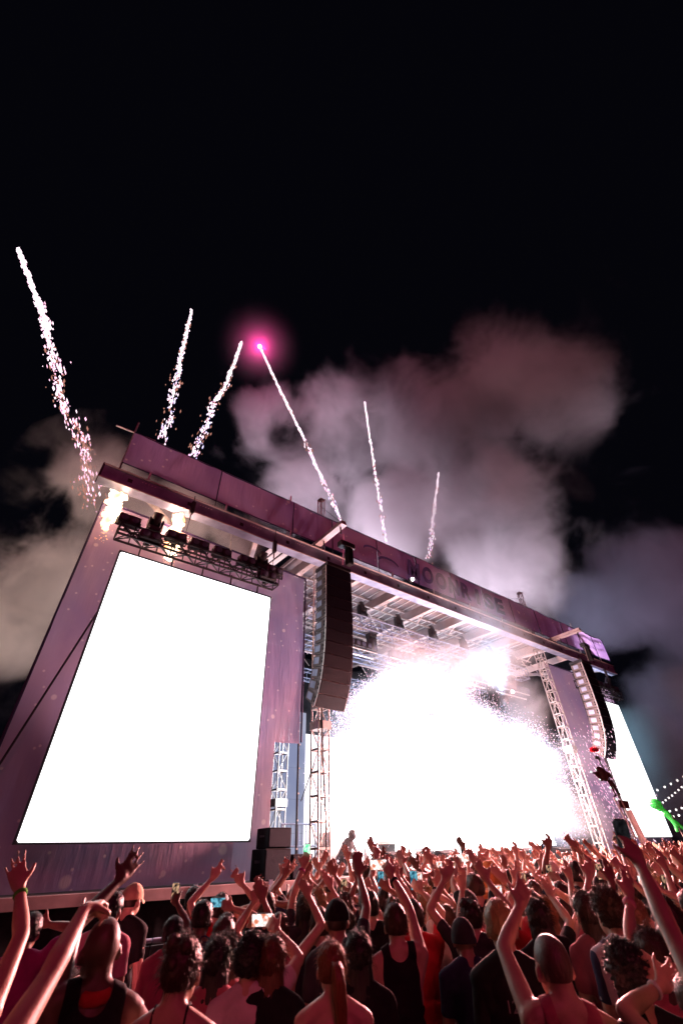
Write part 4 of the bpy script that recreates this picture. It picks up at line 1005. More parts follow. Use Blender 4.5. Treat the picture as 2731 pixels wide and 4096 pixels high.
def hair_mesh(kind, seed, fine=True):
    """hair in head space (origin at the head centre, size for H=1.75)"""
    nu, nv = (72, 48) if fine else (40, 26)
    V, F = [], []
    base = dict(buzz=.0035, short=.016, curly=.040, long=.020, pony=.014, bun=.014)[kind]
    for i in range(nv+1):
        t = math.pi*i/nv
        for q in range(nu):
            a = 2*math.pi*q/nu; d = Vector((math.sin(t)*math.cos(a), math.sin(t)*math.sin(a), math.cos(t)))
            r = Vector((.079*d.x, .098*d.y, .102*d.z))
            hl = .42 - .55*max(0, -d.y) - .30*abs(d.x)               # hairline height by direction
            if kind in ('short', 'buzz'): lowlim = -.72 if d.y < -.25 else (-.15 if d.y < .3 else .42)
            else: lowlim = -.80 if d.y < -.1 else (-.1 if d.y < .35 else .45)
            cov = max(0, min(1, (d.z-lowlim)/.22))
            if d.y > .30: cov *= max(0, min(1, (d.z-.30)/.25))
            nz = mnoise.noise(Vector((d.x*3, d.y*3, d.z*3+seed)))
            if kind == 'curly': nn = .55*mnoise.turbulence(Vector((d.x*7, d.y*7, d.z*7+seed)), 3, True)+.3*mnoise.noise(Vector((d.x*19, d.y*19, d.z*19+seed))); off = base*(.55+nn*1.0)
            elif kind == 'buzz': off = base
            elif kind == 'short': off = base*(.85+.35*nz+.16*mnoise.noise(Vector((d.x*30, d.y*30, d.z*9+seed)))) + .010*max(0, d.z)
            else:
                st_ = math.sin(math.atan2(d.x, -d.y)*34 + 6*nz); off = base*(.85+.35*nz) + .0028*st_
            n_ = Vector((d.x/.075, d.y/.095, d.z/.1)).normalized()
            V.append(r + n_*(off*cov - .010*(1-cov)) + Vector((0,-.012,.012)))
    for i in range(nv):
        for q in range(nu): F.append((i*nu+q, (i+1)*nu+q, (i+1)*nu+(q+1) % nu, i*nu+(q+1) % nu))
    def tube(pts, radx, rady, n=18, ridges=9, amp=.10):
        o = len(V)
        for k, p_ in enumerate(pts):
            for q in range(n):
                a = 2*math.pi*q/n; w = 1 + amp*math.sin(a*ridges+seed+k*.4) + .12*mnoise.noise(Vector((math.cos(a)*2, math.sin(a)*2, k*.5+seed)))
                V.append(Vector(p_) + Vector((radx[k]*math.cos(a)*w, rady[k]*math.sin(a)*w, 0)))
        for k in range(len(pts)-1):
            for q in range(n): F.append((o+k*n+q, o+k*n+(q+1) % n, o+(k+1)*n+(q+1) % n, o+(k+1)*n+q))
        F.append(tuple(o+q for q in range(n-1, -1, -1))); F.append(tuple(o+(len(pts)-1)*n+q for q in range(n)))
    rg = random.Random(seed)
    if kind == 'long':
        L = rg.uniform(.22, .38)
        pts = [(0, -.030, .02), (0, -.040, -.04), (0, -.052, -.10), (0, -.064, -.16), (.004, -.085, -.16-L*.3), (.006, -.105, -.16-L*.65), (.008, -.115, -.16-L)]
        tube(pts, [.070, .088, .094, .094, .088, .075, .040], [.066, .066, .062, .055, .046, .036, .018], 40, 13, .05)
    elif kind == 'pony':
        pts = [(0, -.095, .035), (.0, -.135, .045), (.004, -.165, .02), (.012, -.172, -.05), (.022, -.165, -.14), (.03, -.155, -.23), (.034, -.15, -.30)]
        tube(pts, [.02, .026, .034, .038, .036, .028, .006], [.02, .024, .030, .034, .032, .026, .006], 22, 7, .10)
    elif kind == 'bun':
        for (bx, by, bz, br) in ((-.045, -.055, .098, .036), (.035, -.075, .088, .034), (-.01, -.105, .035, .030)):
            o = len(V); n, m_ = 14, 10
            for i in range(m_+1):
                t = math.pi*i/m_
                for q in range(n):
                    a = 2*math.pi*q/n; d = Vector((math.sin(t)*math.cos(a), math.sin(t)*math.sin(a), math.cos(t))); w = 1+.16*math.sin(a*4+t*6+seed)
                    V.append(Vector((bx, by, bz)) + d*br*w)
            for i in range(m_):
                for q in range(n): F.append((o+i*n+q, o+(i+1)*n+q, o+(i+1)*n+(q+1) % n, o+i*n+(q+1) % n))
    # loose strands that break the outline
    ns = {'buzz': 0, 'short': 1300, 'curly': 1300, 'long': 900, 'pony': 800, 'bun': 800}[kind] if fine else 60
    for k in range(ns):
        i = rg.randrange(2, int(nv*.68)); q = rg.randrange(nu); p0 = V[i*nu+q].copy()
        if p0.y > .05 and p0.z < .07: continue
        nrm = Vector((p0.x/.0056, p0.y/.009, p0.z/.01)).normalized()
        ln = {'buzz': .01, 'short': .020, 'curly': .026, 'long': .05, 'pony': .035, 'bun': .045}[kind]*rg.uniform(.5, 1.4)
        tan = Vector((rg.uniform(-.6, .6), rg.uniform(-.7, .3), -.5 if kind != 'curly' else rg.uniform(-.6, .6)))
        dr_ = (nrm*rg.uniform(.25, .8) + tan*.8).normalized(); w = .0011 if kind != 'curly' else .0018
        sx, sy = vperp(dr_); p0 = p0 - nrm*.004
        p1 = p0 + dr_*ln*.5 + nrm*ln*.12; p2 = p1 + (dr_ + Vector((0,0,-.8)) + (Vector((rg.uniform(-1,1), rg.uniform(-1,1), rg.uniform(-1,1)))*.8 if kind == 'curly' else Vector((0,0,0)))).normalized()*ln*.5
        o = len(V)
        for pp, ww in ((p0, w), (p1, w*.8)): V.append(pp+sx*ww); V.append(pp-sx*ww*.5+sy*ww*.86); V.append(pp-sx*ww*.5-sy*ww*.86)
        V.append(p2)
        for e in range(3): F.append((o+e, o+(e+1) % 3, o+3+(e+1) % 3, o+3+e)); F.append((o+3+e, o+3+(e+1) % 3, o+6))
    m = bpy.data.meshes.new('hair'); m.from_pydata([v[:] for v in V], [], F); m.update(); m.shade_smooth()
    return m
def cap_mesh(kind, seed):
    V, F = [], []; nu, nv = 32, 12
    zlow = dict(cap=-.05, beanie=-.30, hood=-.95)[kind]
    for i in range(nv+1):
        u = i/nv; t = u*math.acos(zlow)
        for q in range(nu):
            a = 2*math.pi*q/nu; d = Vector((math.sin(t)*math.cos(a), math.sin(t)*math.sin(a), math.cos(t)))
            k = {'cap': .016, 'beanie': .014, 'hood': .035}[kind]*(1+.25*mnoise.noise(d*3+Vector((0,0,seed))))
            k += .0025*(1 if q % (nu//6) == 0 and kind == 'cap' else 0)
            if kind == 'hood' and d.y > .2 and d.z < .35: k = -.012
            if kind == 'beanie' and i >= nv-1: k += .006
            V.append(Vector(((.080+k)*d.x, (.098+k)*d.y-.012, (.102+k)*d.z+.014)))
    for i in range(nv):
        for q in range(nu): F.append((i*nu+q, (i+1)*nu+q, (i+1)*nu+(q+1) % nu, i*nu+(q+1) % nu))
    if kind == 'cap':                                             # curved brim to the front
        o = len(V)
        for k in range(11):
            a = math.pi*(.16 + .68*k/10)
            for (rr, dz) in ((1.0, .0), (1.72, -.022)):
                for th in (0, -.005): V.append(Vector((.088*math.cos(a)*(1 if rr == 1 else 1.05), .10*math.sin(a)*rr-.012, .018+dz-.018*abs(math.cos(a))**2*rr+th)))
        for k in range(10):
            b = o+k*4
            F.append((b, b+4, b+6, b+2)); F.append((b+1, b+3, b+7, b+5)); F.append((b+2, b+6, b+7, b+3))
    m = bpy.data.meshes.new(kind); m.from_pydata([v[:] for v in V], [], F); m.update(); m.shade_smooth(); return m
def ring_mesh(R0, r, mat, nu=20, nv=8):
    V, F = [], []
    for i in range(nu):
        a = 2*math.pi*i/nu
        for j in range(nv): b = 2*math.pi*j/nv; V.append(((R0+r*math.cos(b))*math.cos(a), (R0+r*math.cos(b))*math.sin(a), r*1.6*math.sin(b)))
    for i in range(nu):
        for j in range(nv): F.append((i*nv+j, ((i+1) % nu)*nv+j, ((i+1) % nu)*nv+(j+1) % nv, i*nv+(j+1) % nv))
    return mesh('wristband', V, F, mat, True)
HEADS = {}
def head_asset(kind, seed, fine):
    k = (kind, seed, fine)
    if k not in HEADS: HEADS[k] = cap_mesh(kind, seed) if kind in ('cap', 'beanie', 'hood') else hair_mesh(kind, seed, fine)
    return HEADS[k]
def dress(body, M, info, me, co, tid, par, s, hair, hc, shirt, sc, seed, fine):
    if shirt in ('tee', 'tank', 'strap'):
        sm = make_shirt(me, co, tid, par, s, shirt, seed); sm.materials.append(clothmat(sc))
        link({'tee': 'shirt', 'tank': 'tank_top', 'strap': 'strap_top'}[shirt], sm, M, body)
    headgear(body, M, info, s, hair, hc, seed, fine)
def headgear(body, M, info, s, hair, hc, seed, fine):
    if hair is None: return
    if hair == 'bald':
        if body.material_slots[0].material == SK[3]: return
        hair = 'buzz'; hc = 'buzz'
    Mh = M @ T(info['hc']) @ info['Mh'].to_4x4() @ Matrix.Diagonal((s, s, s, 1))
    def put(nm, kind, mat):
        mm = head_asset(kind, seed % 5, fine); o = link(nm, mm, Mh, body)
        if not mm.materials: mm.materials.append(mat)
        o.material_slots[0].link = 'OBJECT'; o.material_slots[0].material = mat
    if hair in ('cap', 'beanie', 'hood'):
        put({'cap': 'cap', 'beanie': 'skullcap', 'hood': 'hood'}[hair], hair, clothmat({'tan': 'tan', 'black': 'black', 'grey': 'charcoal', 'pale': 'pale', 'white': 'white', 'orange': 'orange'}.get(hc, 'charcoal')))
        if hair == 'cap': put('hair', 'buzz', hairmat('darkbrown'))
    else: put('hair', hair, hairmat(hc))

# ------------------------------------------------------------------ phones
def screen_mat(name, c0, c1, st):
    m, nt, b = newmat(name); nt.nodes.remove(b); L = nt.links.new
    tc = N(nt, 'ShaderNodeTexCoord'); no = N(nt, 'ShaderNodeTexNoise'); no.inputs['Scale'].default_value = 26; no.inputs['Detail'].default_value = 3
    L(tc.outputs['Object'], no.inputs['Vector']); cr = N(nt, 'ShaderNodeValToRGB'); cr.color_ramp.elements[0].position = .42; cr.color_ramp.elements[1].position = .58
    cr.color_ramp.elements[0].color = (*c0, 1); cr.color_ramp.elements[1].color = (*c1, 1); L(no.outputs['Fac'], cr.inputs['Fac'])
    e = N(nt, 'ShaderNodeEmission'); L(cr.outputs[0], e.inputs[0]); e.inputs[1].default_value = st; L(e.outputs[0], nt.nodes['Material Output'].inputs[0]); m.cycles.emission_sampling = 'NONE'; return m
PS = dict(bright=screen_mat('phone_picture_bright', (.5,.14,.07), (1,.9,.88), 1.6), dim=screen_mat('phone_picture_dim', (.015,.01,.012), (.85,.5,.3), .9), green=screen_mat('phone_picture_green', (.1,.75,.35), (.75,1,.8), 1.4),
          blue=screen_mat('phone_picture_blue', (.02,.12,.2), (.25,.75,.95), .7), dark=screen_mat('phone_picture_dark', (.008,.008,.010), (.03,.03,.035), .5))
PH = {}
def phone(pos, orient, look, kind, label, group, back=False):
    if kind not in PH:
        bm = bmesh.new(); bmesh.ops.create_cube(bm, size=1); 
        for v in bm.verts: v.co = Vector((v.co.x*.076, v.co.y*.009, v.co.z*.155))
        bmesh.ops.bevel(bm, geom=[e for e in bm.edges if abs(e.verts[0].co.y-e.verts[1].co.y) > .005], offset=.011, segments=3, affect='EDGES')
        m0 = bpy.data.meshes.new('phone_case'); bm.to_mesh(m0); bm.free(); m0.materials.append(M_dark)
        m1 = mesh('screen', [(-.034,-.0055,-.072),(.034,-.0055,-.072),(.034,-.0055,.072),(-.034,-.0055,.072)], [(0,1,2,3)], PS[kind])
        bm = bmesh.new()
        for (ax, az) in ((.022, .058), (.022, .036), (.005, .047)): bmesh.ops.create_cone(bm, cap_ends=True, segments=12, radius1=.008, radius2=.007, depth=.005, matrix=T(ax, .0065, az) @ Matrix.Rotation(R(90), 4, 'X'))
        m2 = bpy.data.meshes.new('camera_lens'); bm.to_mesh(m2); bm.free(); m2.materials.append(M_glass)
        PH[kind] = (m0, m1, m2)
    q = Vector(look).normalized()                                  # direction the rear camera looks
    M = T(pos) @ q.to_track_quat('Y', 'Z').to_matrix().to_4x4()
    if orient == 'landscape': M = M @ Matrix.Rotation(R(90), 4, 'Y')
    elif orient == 'tilted': M = M @ Matrix.Rotation(R(24), 4, 'Y')
    t = link('phone', None, M); tag(t, label, 'phone', group); t.empty_display_size = .05
    link('phone_case', PH[kind][0], M, t); link('screen', PH[kind][1], M, t); link('camera_lens', PH[kind][2], M, t)
    return t

PEOPLE = [
{'k': 'P1', 'x': 0.887, 'y': -8.908, 'H': 1.805, 'yaw': -0.14, 'L': (1.004, -8.593, 2.09), 'R': 'bent', 'skin': 3, 'hair': 'bald', 'shirt': 'tank', 'sc': 'black', 'band': 'red', 'vox': 1, 'lab': 'bald man in a black tank top with a red neckerchief, left arm stretched high'},
{'k': 'P2', 'x': 1.191, 'y': -9.181, 'H': 1.718, 'yaw': -0.644, 'L': 'down', 'R': 'down', 'skin': 1, 'hair': 'bun', 'hc': 'brown', 'shirt': 'strap', 'sc': 'black', 'vox': 1, 'lab': 'woman with twisted buns and bare shoulders at the bottom left'},
{'k': 'P3', 'x': 1.902, 'y': -5.997, 'H': 1.84, 'yaw': -0.873, 'L': 'down', 'R': 'down', 'skin': 0, 'hair': 'cap', 'hc': 'tan', 'shirt': 'tee', 'sc': 'black', 'lab': 'man in a tan cap and black tee standing clear in front of the stage'},
{'k': 'P4', 'x': 1.596, 'y': -6.433, 'H': 1.797, 'yaw': -0.745, 'L': 'down', 'R': 'down', 'skin': 2, 'hair': 'short', 'hc': 'black', 'shirt': 'tee', 'sc': 'pink', 'lab': 'dark-haired person between the bald man and the man in the tan cap'},
{'k': 'P5', 'x': 2.237, 'y': -7.03, 'H': 1.716, 'yaw': -0.785, 'L': 'down', 'R': 'down', 'skin': 3, 'hair': 'short', 'hc': 'black', 'shirt': 'tee', 'sc': 'navy', 'lab': 'man with close-cropped black hair and dark jacket, right of the raised phone arm'},
{'k': 'P6', 'x': 2.882, 'y': -5.26, 'H': 1.756, 'yaw': -0.763, 'L': 'down', 'R': 'down', 'skin': 2, 'hair': 'short', 'hc': 'black', 'shirt': 'tee', 'sc': 'charcoal', 'lab': 'small dark head in front of the stage rail, right of the raised phone'},
{'k': 'P7', 'x': 2.409, 'y': -7.057, 'H': 1.611, 'yaw': -0.69, 'L': 'down', 'R': 'down', 'skin': 3, 'hair': 'bald', 'shirt': 'tee', 'sc': 'charcoal', 'lab': 'small shaved head just right of the man in the dark jacket'},
{'k': 'P8', 'x': 1.768, 'y': -8.375, 'H': 1.611, 'yaw': -0.656, 'L': 'down', 'R': 'down', 'skin': 2, 'hair': 'long', 'hc': 'black', 'shirt': 'tee', 'sc': 'rose', 'lab': 'long black-haired person right of the woman with buns'},
{'k': 'P9', 'x': 2.079, 'y': -6.777, 'H': 1.611, 'yaw': -0.714, 'L': 'down', 'R': (2.179, -6.468, 1.839), 'skin': 3, 'hair': 'short', 'hc': 'black', 'shirt': 'tee', 'sc': 'rose', 'phone': ('R', 'portrait', 'dim'), 'lab': 'person behind the buns woman holding a tilted phone high'},
{'k': 'P10', 'x': 0.378, 'y': -8.542, 'H': 1.771, 'yaw': -0.436, 'L': 'down', 'R': (0.532, -8.223, 2.072), 'skin': 1, 'hair': 'short', 'hc': 'brown', 'shirt': 'tank', 'sc': 'black', 'wrist': ('R', 'green'), 'vox': 1, 'lab': 'near person at the left edge with open raised hand and green wristband'},
{'k': 'P11', 'x': 0.261, 'y': -9.625, 'H': 1.788, 'yaw': -0.611, 'L': 'down', 'R': (0.683, -9.313, 2.018), 'skin': 1, 'hair': 'short', 'hc': 'brown', 'shirt': 'tank', 'sc': 'black', 'vox': 1, 'handpose': 'fist', 'lab': 'near person at the lower left edge reaching a long bare arm with closed hand'},
{'k': 'P12', 'x': 0.978, 'y': -6.425, 'H': 1.693, 'yaw': -0.698, 'L': 'down', 'R': (1.125, -6.256, 1.766), 'skin': 2, 'hair': 'short', 'hc': 'black', 'shirt': 'tee', 'sc': 'magenta', 'lab': 'dark-haired person at left shading the brow with a flat hand'},
{'k': 'P13', 'x': 0.953, 'y': -8.107, 'H': 1.525, 'yaw': -0.693, 'L': 'down', 'R': 'down', 'skin': 1, 'hair': 'long', 'hc': 'black', 'shirt': 'tee', 'sc': 'magenta', 'lab': 'low dark-haired person in a magenta top at the bottom left corner'},
{'k': 'M1', 'x': 4.994, 'y': -5.253, 'H': 1.782, 'yaw': -0.681, 'L': (5.096, -4.908, 2.107), 'R': (5.365, -5.238, 2.148), 'skin': 1, 'hair': 'short', 'hc': 'brown', 'shirt': 'tee', 'sc': 'white', 'lab': 'boy with cropped brown hair and white tee, both arms up, before the lattice tower'},
{'k': 'M2', 'x': 3.027, 'y': -7.53, 'H': 1.737, 'yaw': -0.647, 'L': (3.164, -7.282, 2.104), 'R': 'down', 'skin': 1, 'hair': 'long', 'hc': 'black', 'shirt': 'tee', 'sc': 'charcoal', 'phone': ('L', 'portrait', 'green'), 'wrist': ('L', 'magenta'), 'lab': 'person with one arm straight up holding a green-lit phone'},
{'k': 'M3', 'x': 2.737, 'y': -8.383, 'H': 1.739, 'yaw': -0.623, 'L': 'down', 'R': (3.127, -8.196, 2.038), 'skin': 2, 'hair': 'cap', 'hc': 'black', 'shirt': 'tee', 'sc': 'charcoal', 'lab': 'person in a black cap with the right arm up, in the middle of the crowd'},
{'k': 'M4', 'x': 3.028, 'y': -7.745, 'H': 1.64, 'yaw': -0.638, 'L': 'down', 'R': 'down', 'skin': 1, 'hair': 'short', 'hc': 'brown', 'shirt': 'tee', 'sc': 'charcoal', 'lab': 'brown-haired head tucked left of the black cap'},
{'k': 'M5', 'x': 1.902, 'y': -8.566, 'H': 1.619, 'yaw': -0.645, 'L': 'down', 'R': (2.229, -8.355, 1.751), 'skin': 1, 'hair': 'curly', 'hc': 'black', 'shirt': 'tee', 'sc': 'pinkwhite', 'phone': ('R', 'landscape', 'bright'), 'vox': 1, 'lab': 'curly-haired person in a pale pink tee filming with a wide phone'},
{'k': 'M6', 'x': 2.007, 'y': -8.651, 'H': 1.611, 'yaw': -0.638, 'L': 'down', 'R': 'down', 'skin': 1, 'hair': 'long', 'hc': 'auburn', 'shirt': 'tee', 'sc': 'black', 'lab': 'auburn-rimmed dark head right of the curly-haired person'},
{'k': 'M7', 'x': 1.883, 'y': -8.27, 'H': 1.611, 'yaw': -0.657, 'L': 'down', 'R': 'bent', 'skin': 1, 'hair': 'long', 'hc': 'brown', 'shirt': 'tee', 'sc': 'rose', 'lab': 'brown-haired person pressed left of the curly-haired person'},
{'k': 'M8', 'x': 2.518, 'y': -6.959, 'H': 1.611, 'yaw': -0.691, 'L': 'down', 'R': (2.61, -6.814, 1.806), 'skin': 1, 'hair': 'short', 'hc': 'brown', 'shirt': 'tee', 'sc': 'black', 'phone': ('R', 'landscape', 'blue'), 'lab': 'person holding a blue-lit phone level before the stage rail'},
{'k': 'M9', 'x': 3.115, 'y': -6.657, 'H': 1.724, 'yaw': -0.684, 'L': (3.217, -6.395, 1.781), 'R': (3.281, -6.487, 1.78), 'skin': 2, 'hair': 'short', 'hc': 'black', 'shirt': 'tee', 'sc': 'black', 'phone': ('R', 'portrait', 'bright'), 'lab': 'person framing the stage with a small upright phone'},
{'k': 'M10', 'x': 2.133, 'y': -9.133, 'H': 1.616, 'yaw': -0.615, 'L': 'down', 'R': 'down', 'skin': 0, 'hair': 'pony', 'hc': 'ginger', 'shirt': 'strap', 'sc': 'red', 'vox': 1, 'lab': 'woman with an orange-lit ponytail and red straps at the bottom centre'},
{'k': 'M11', 'x': 2.488, 'y': -8.928, 'H': 1.611, 'yaw': -0.61, 'L': 'down', 'R': 'down', 'skin': 2, 'hair': 'long', 'hc': 'black', 'shirt': 'tee', 'sc': 'black', 'lab': 'dark-haired person right of the ponytail woman'},
{'k': 'M12', 'x': 3.103, 'y': -8.638, 'H': 1.698, 'yaw': -0.599, 'L': 'down', 'R': (3.307, -8.392, 2.023), 'skin': 1, 'hair': 'short', 'hc': 'brown', 'shirt': 'tank', 'sc': 'black', 'wrist': ('R', 'dark'), 'phone': ('R', 'landscape', 'bright'), 'vox': 1, 'lab': 'brown-haired man in a black tank top holding a wide phone straight up'},
{'k': 'M13', 'x': 4.591, 'y': -7.046, 'H': 1.886, 'yaw': -0.606, 'L': (4.746, -6.573, 2.118), 'R': (5.079, -6.738, 2.057), 'skin': 1, 'hair': 'short', 'hc': 'brown', 'shirt': 'none', 'sc': 'none', 'lab': 'shirtless man with both arms raised behind the man in the tank top'},
{'k': 'M16', 'x': 4.9, 'y': -6.224, 'H': 1.89, 'yaw': -0.632, 'L': 'down', 'R': (5.237, -5.968, 2.221), 'skin': 1, 'hair': 'long', 'hc': 'brown', 'shirt': 'tee', 'sc': 'striped', 'lab': 'person in a striped top with one hand high near the stage gear'},
{'k': 'M17', 'x': 4.901, 'y': -6.572, 'H': 1.738, 'yaw': -0.614, 'L': 'down', 'R': 'down', 'skin': 2, 'hair': 'short', 'hc': 'black', 'shirt': 'tee', 'sc': 'grey', 'lab': 'dark head left of the shirtless man'},
{'k': 'M18', 'x': 5.005, 'y': -6.983, 'H': 1.767, 'yaw': -0.59, 'L': 'down', 'R': (5.428, -6.92, 2.085), 'skin': 1, 'hair': 'short', 'hc': 'brown', 'shirt': 'tee', 'sc': 'teal', 'lab': 'person in a teal top with a curled raised hand'},
{'k': 'M19', 'x': 5.182, 'y': -7.169, 'H': 1.811, 'yaw': -0.573, 'L': (5.368, -7.006, 1.958), 'R': (5.589, -6.986, 1.977), 'skin': 1, 'hair': 'bun', 'hc': 'auburn', 'shirt': 'tee', 'sc': 'white', 'phone': ('L', 'portrait', 'bright'), 'lab': 'auburn-haired person filming with an upright phone'},
{'k': 'M20', 'x': 4.181, 'y': -8.199, 'H': 1.611, 'yaw': -0.573, 'L': (4.363, -7.956, 1.895), 'R': 'down', 'skin': 1, 'hair': 'short', 'hc': 'brown', 'shirt': 'tee', 'sc': 'white', 'wrist': ('L', 'dark'), 'lab': 'person in a white tee with one arm up beside the grey cap'},
{'k': 'R1', 'x': 3.476, 'y': -8.976, 'H': 1.611, 'yaw': -0.572, 'L': 'down', 'R': 'down', 'skin': 2, 'hair': 'beanie', 'hc': 'grey', 'shirt': 'tee', 'sc': 'navy', 'vox': 1, 'lab': 'man in a grey skullcap and navy tee'},
{'k': 'R2', 'x': 3.06, 'y': -9.666, 'H': 1.75, 'yaw': -0.908, 'L': 'down', 'R': 'down', 'skin': 1, 'hair': 'short', 'hc': 'blond', 'shirt': 'tee', 'sc': 'black', 'vox': 1, 'text': '12/2', 'lab': 'fair-haired man in a black tee with small faded digits on the back'},
{'k': 'R3', 'x': 2.596, 'y': -10.282, 'H': 1.684, 'yaw': -0.733, 'L': (2.827, -10.0, 1.911), 'R': 'down', 'skin': 1, 'hair': 'bald', 'shirt': 'tank', 'sc': 'rose', 'vox': 1, 'lab': 'near bald man with the left arm bent up over his head'},
{'k': 'R4', 'x': 3.002, 'y': -10.408, 'H': 1.611, 'yaw': -0.54, 'L': 'down', 'R': 'down', 'skin': 1, 'hair': 'curly', 'hc': 'black', 'shirt': 'tee', 'sc': 'black', 'vox': 1, 'lab': 'near dark curly head at the lower right'},
{'k': 'R5', 'x': 2.713, 'y': -10.824, 'H': 1.583, 'yaw': -0.537, 'L': (2.888, -10.601, 1.654), 'R': (3.057, -10.606, 1.624), 'skin': 1, 'hair': 'short', 'hc': 'brown', 'shirt': 'tank', 'sc': 'rose', 'vox': 1, 'wrist': ('L', 'white'), 'lab': 'near person at the right edge clapping, white watch on the wrist'},
{'k': 'R6', 'x': 2.613, 'y': -11.037, 'H': 1.749, 'yaw': -0.534, 'L': (2.767, -10.756, 2.111), 'R': 'down', 'skin': 1, 'hair': 'short', 'hc': 'brown', 'shirt': 'tank', 'sc': 'rose', 'phone': ('L', 'portrait', 'dark'), 'vox': 1, 'handpose': 'grip', 'lab': 'near person off the right edge thrusting a bare arm with a dark phone'},
{'k': 'R7', 'x': 4.036, 'y': -9.867, 'H': 1.758, 'yaw': -0.517, 'L': 'down', 'R': 'down', 'skin': 1, 'hair': 'curly', 'hc': 'brown', 'shirt': 'tee', 'sc': 'jersey', 'vox': 1, 'lab': 'man in a pale jersey with dark back stripes'},
{'k': 'R8', 'x': 4.285, 'y': -9.562, 'H': 1.726, 'yaw': -0.517, 'L': 'down', 'R': 'down', 'skin': 1, 'hair': 'long', 'hc': 'brown', 'shirt': 'tee', 'sc': 'rose', 'lab': 'woman with long straight brown hair left of the jersey man'},
{'k': 'R9', 'x': 4.125, 'y': -9.216, 'H': 1.687, 'yaw': -0.536, 'L': 'down', 'R': (4.658, -9.047, 1.822), 'skin': 1, 'hair': 'long', 'hc': 'darkbrown', 'shirt': 'tee', 'sc': 'black', 'vox': 1, 'lab': 'long-haired person with an open right hand raised in the crowd centre'},
{'k': 'R10', 'x': 3.609, 'y': -10.276, 'H': 1.611, 'yaw': -0.521, 'L': (3.85, -10.153, 1.894), 'R': 'down', 'skin': 1, 'hair': 'long', 'hc': 'brown', 'shirt': 'tee', 'sc': 'rose', 'wrist': ('L', 'pink'), 'lab': 'person at right with an open left hand raised, fingers spread'},
{'k': 'R11', 'x': 3.936, 'y': -10.274, 'H': 1.611, 'yaw': -0.508, 'L': (4.175, -10.113, 1.649), 'R': 'down', 'skin': 1, 'hair': 'short', 'hc': 'brown', 'shirt': 'tee', 'sc': 'rose', 'phone': ('L', 'portrait', 'dark'), 'lab': 'person at the right edge lifting a tall dark phone'},
{'k': 'R12', 'x': 4.309, 'y': -8.374, 'H': 1.714, 'yaw': -0.561, 'L': 'down', 'R': 'bent', 'skin': 1, 'hair': 'cap', 'hc': 'grey', 'shirt': 'tee', 'sc': 'rose', 'lab': 'person in a dark cap with a hand at the face, behind the grey skullcap'},
{'k': 'R13', 'x': 5.075, 'y': -7.869, 'H': 1.808, 'yaw': -0.547, 'L': (5.27, -7.49, 2.042), 'R': (5.49, -7.583, 2.036), 'skin': 1, 'hair': 'short', 'hc': 'brown', 'shirt': 'tee', 'sc': 'black', 'phone': ('L', 'landscape', 'bright'), 'lab': 'person with sunglasses on the hair filming with a wide phone held by both hands'},
{'k': 'R14', 'x': 5.753, 'y': -7.593, 'H': 1.89, 'yaw': -0.525, 'L': 'down', 'R': 'down', 'skin': 0, 'hair': 'hood', 'hc': 'orange', 'shirt': 'tee', 'sc': 'orange', 'lab': 'person in an orange hooded top near the stage'},
{'k': 'R15', 'x': 6.311, 'y': -7.448, 'H': 1.8, 'yaw': -0.502, 'L': 'down', 'R': 'down', 'skin': 2, 'hair': 'short', 'hc': 'black', 'shirt': 'tee', 'sc': 'grey', 'lab': 'dark head right of the orange hood'},
{'k': 'R16', 'x': 5.28, 'y': -8.358, 'H': 1.677, 'yaw': -0.517, 'L': (5.515, -8.151, 1.829), 'R': 'down', 'skin': 1, 'hair': 'short', 'hc': 'brown', 'shirt': 'tee', 'sc': 'black', 'phone': ('L', 'portrait', 'dim'), 'lab': 'person holding a black phone upright left of centre of the right crowd'},
{'k': 'R17', 'x': 5.868, 'y': -8.412, 'H': 1.707, 'yaw': -0.486, 'L': 'down', 'R': (6.241, -8.191, 1.856), 'skin': 1, 'hair': 'short', 'hc': 'brown', 'shirt': 'tee', 'sc': 'denim', 'phone': ('R', 'portrait', 'dim'), 'lab': 'person in a denim shirt holding a small black phone'},
{'k': 'R18', 'x': 8.157, 'y': -6.969, 'H': 1.855, 'yaw': -0.41, 'L': 'down', 'R': 'down', 'skin': 0, 'hair': 'cap', 'hc': 'pale', 'shirt': 'tee', 'sc': 'white', 'lab': 'pale baseball cap far back in the right crowd'},
{'k': 'R19', 'x': 8.17, 'y': -8.201, 'H': 1.766, 'yaw': -0.363, 'L': 'down', 'R': 'down', 'skin': 0, 'hair': 'cap', 'hc': 'white', 'shirt': 'tee', 'sc': 'grey', 'lab': 'person in a white cap at the right'},
{'k': 'R20', 'x': 5.887, 'y': -8.826, 'H': 1.655, 'yaw': -0.47, 'L': (6.206, -8.58, 1.826), 'R': 'down', 'skin': 1, 'hair': 'long', 'hc': 'black', 'shirt': 'tee', 'sc': 'black', 'wrist': ('L', 'pink'), 'lab': 'dark-haired person with a fuzzy pink wristband raised'},

]
OCC = []
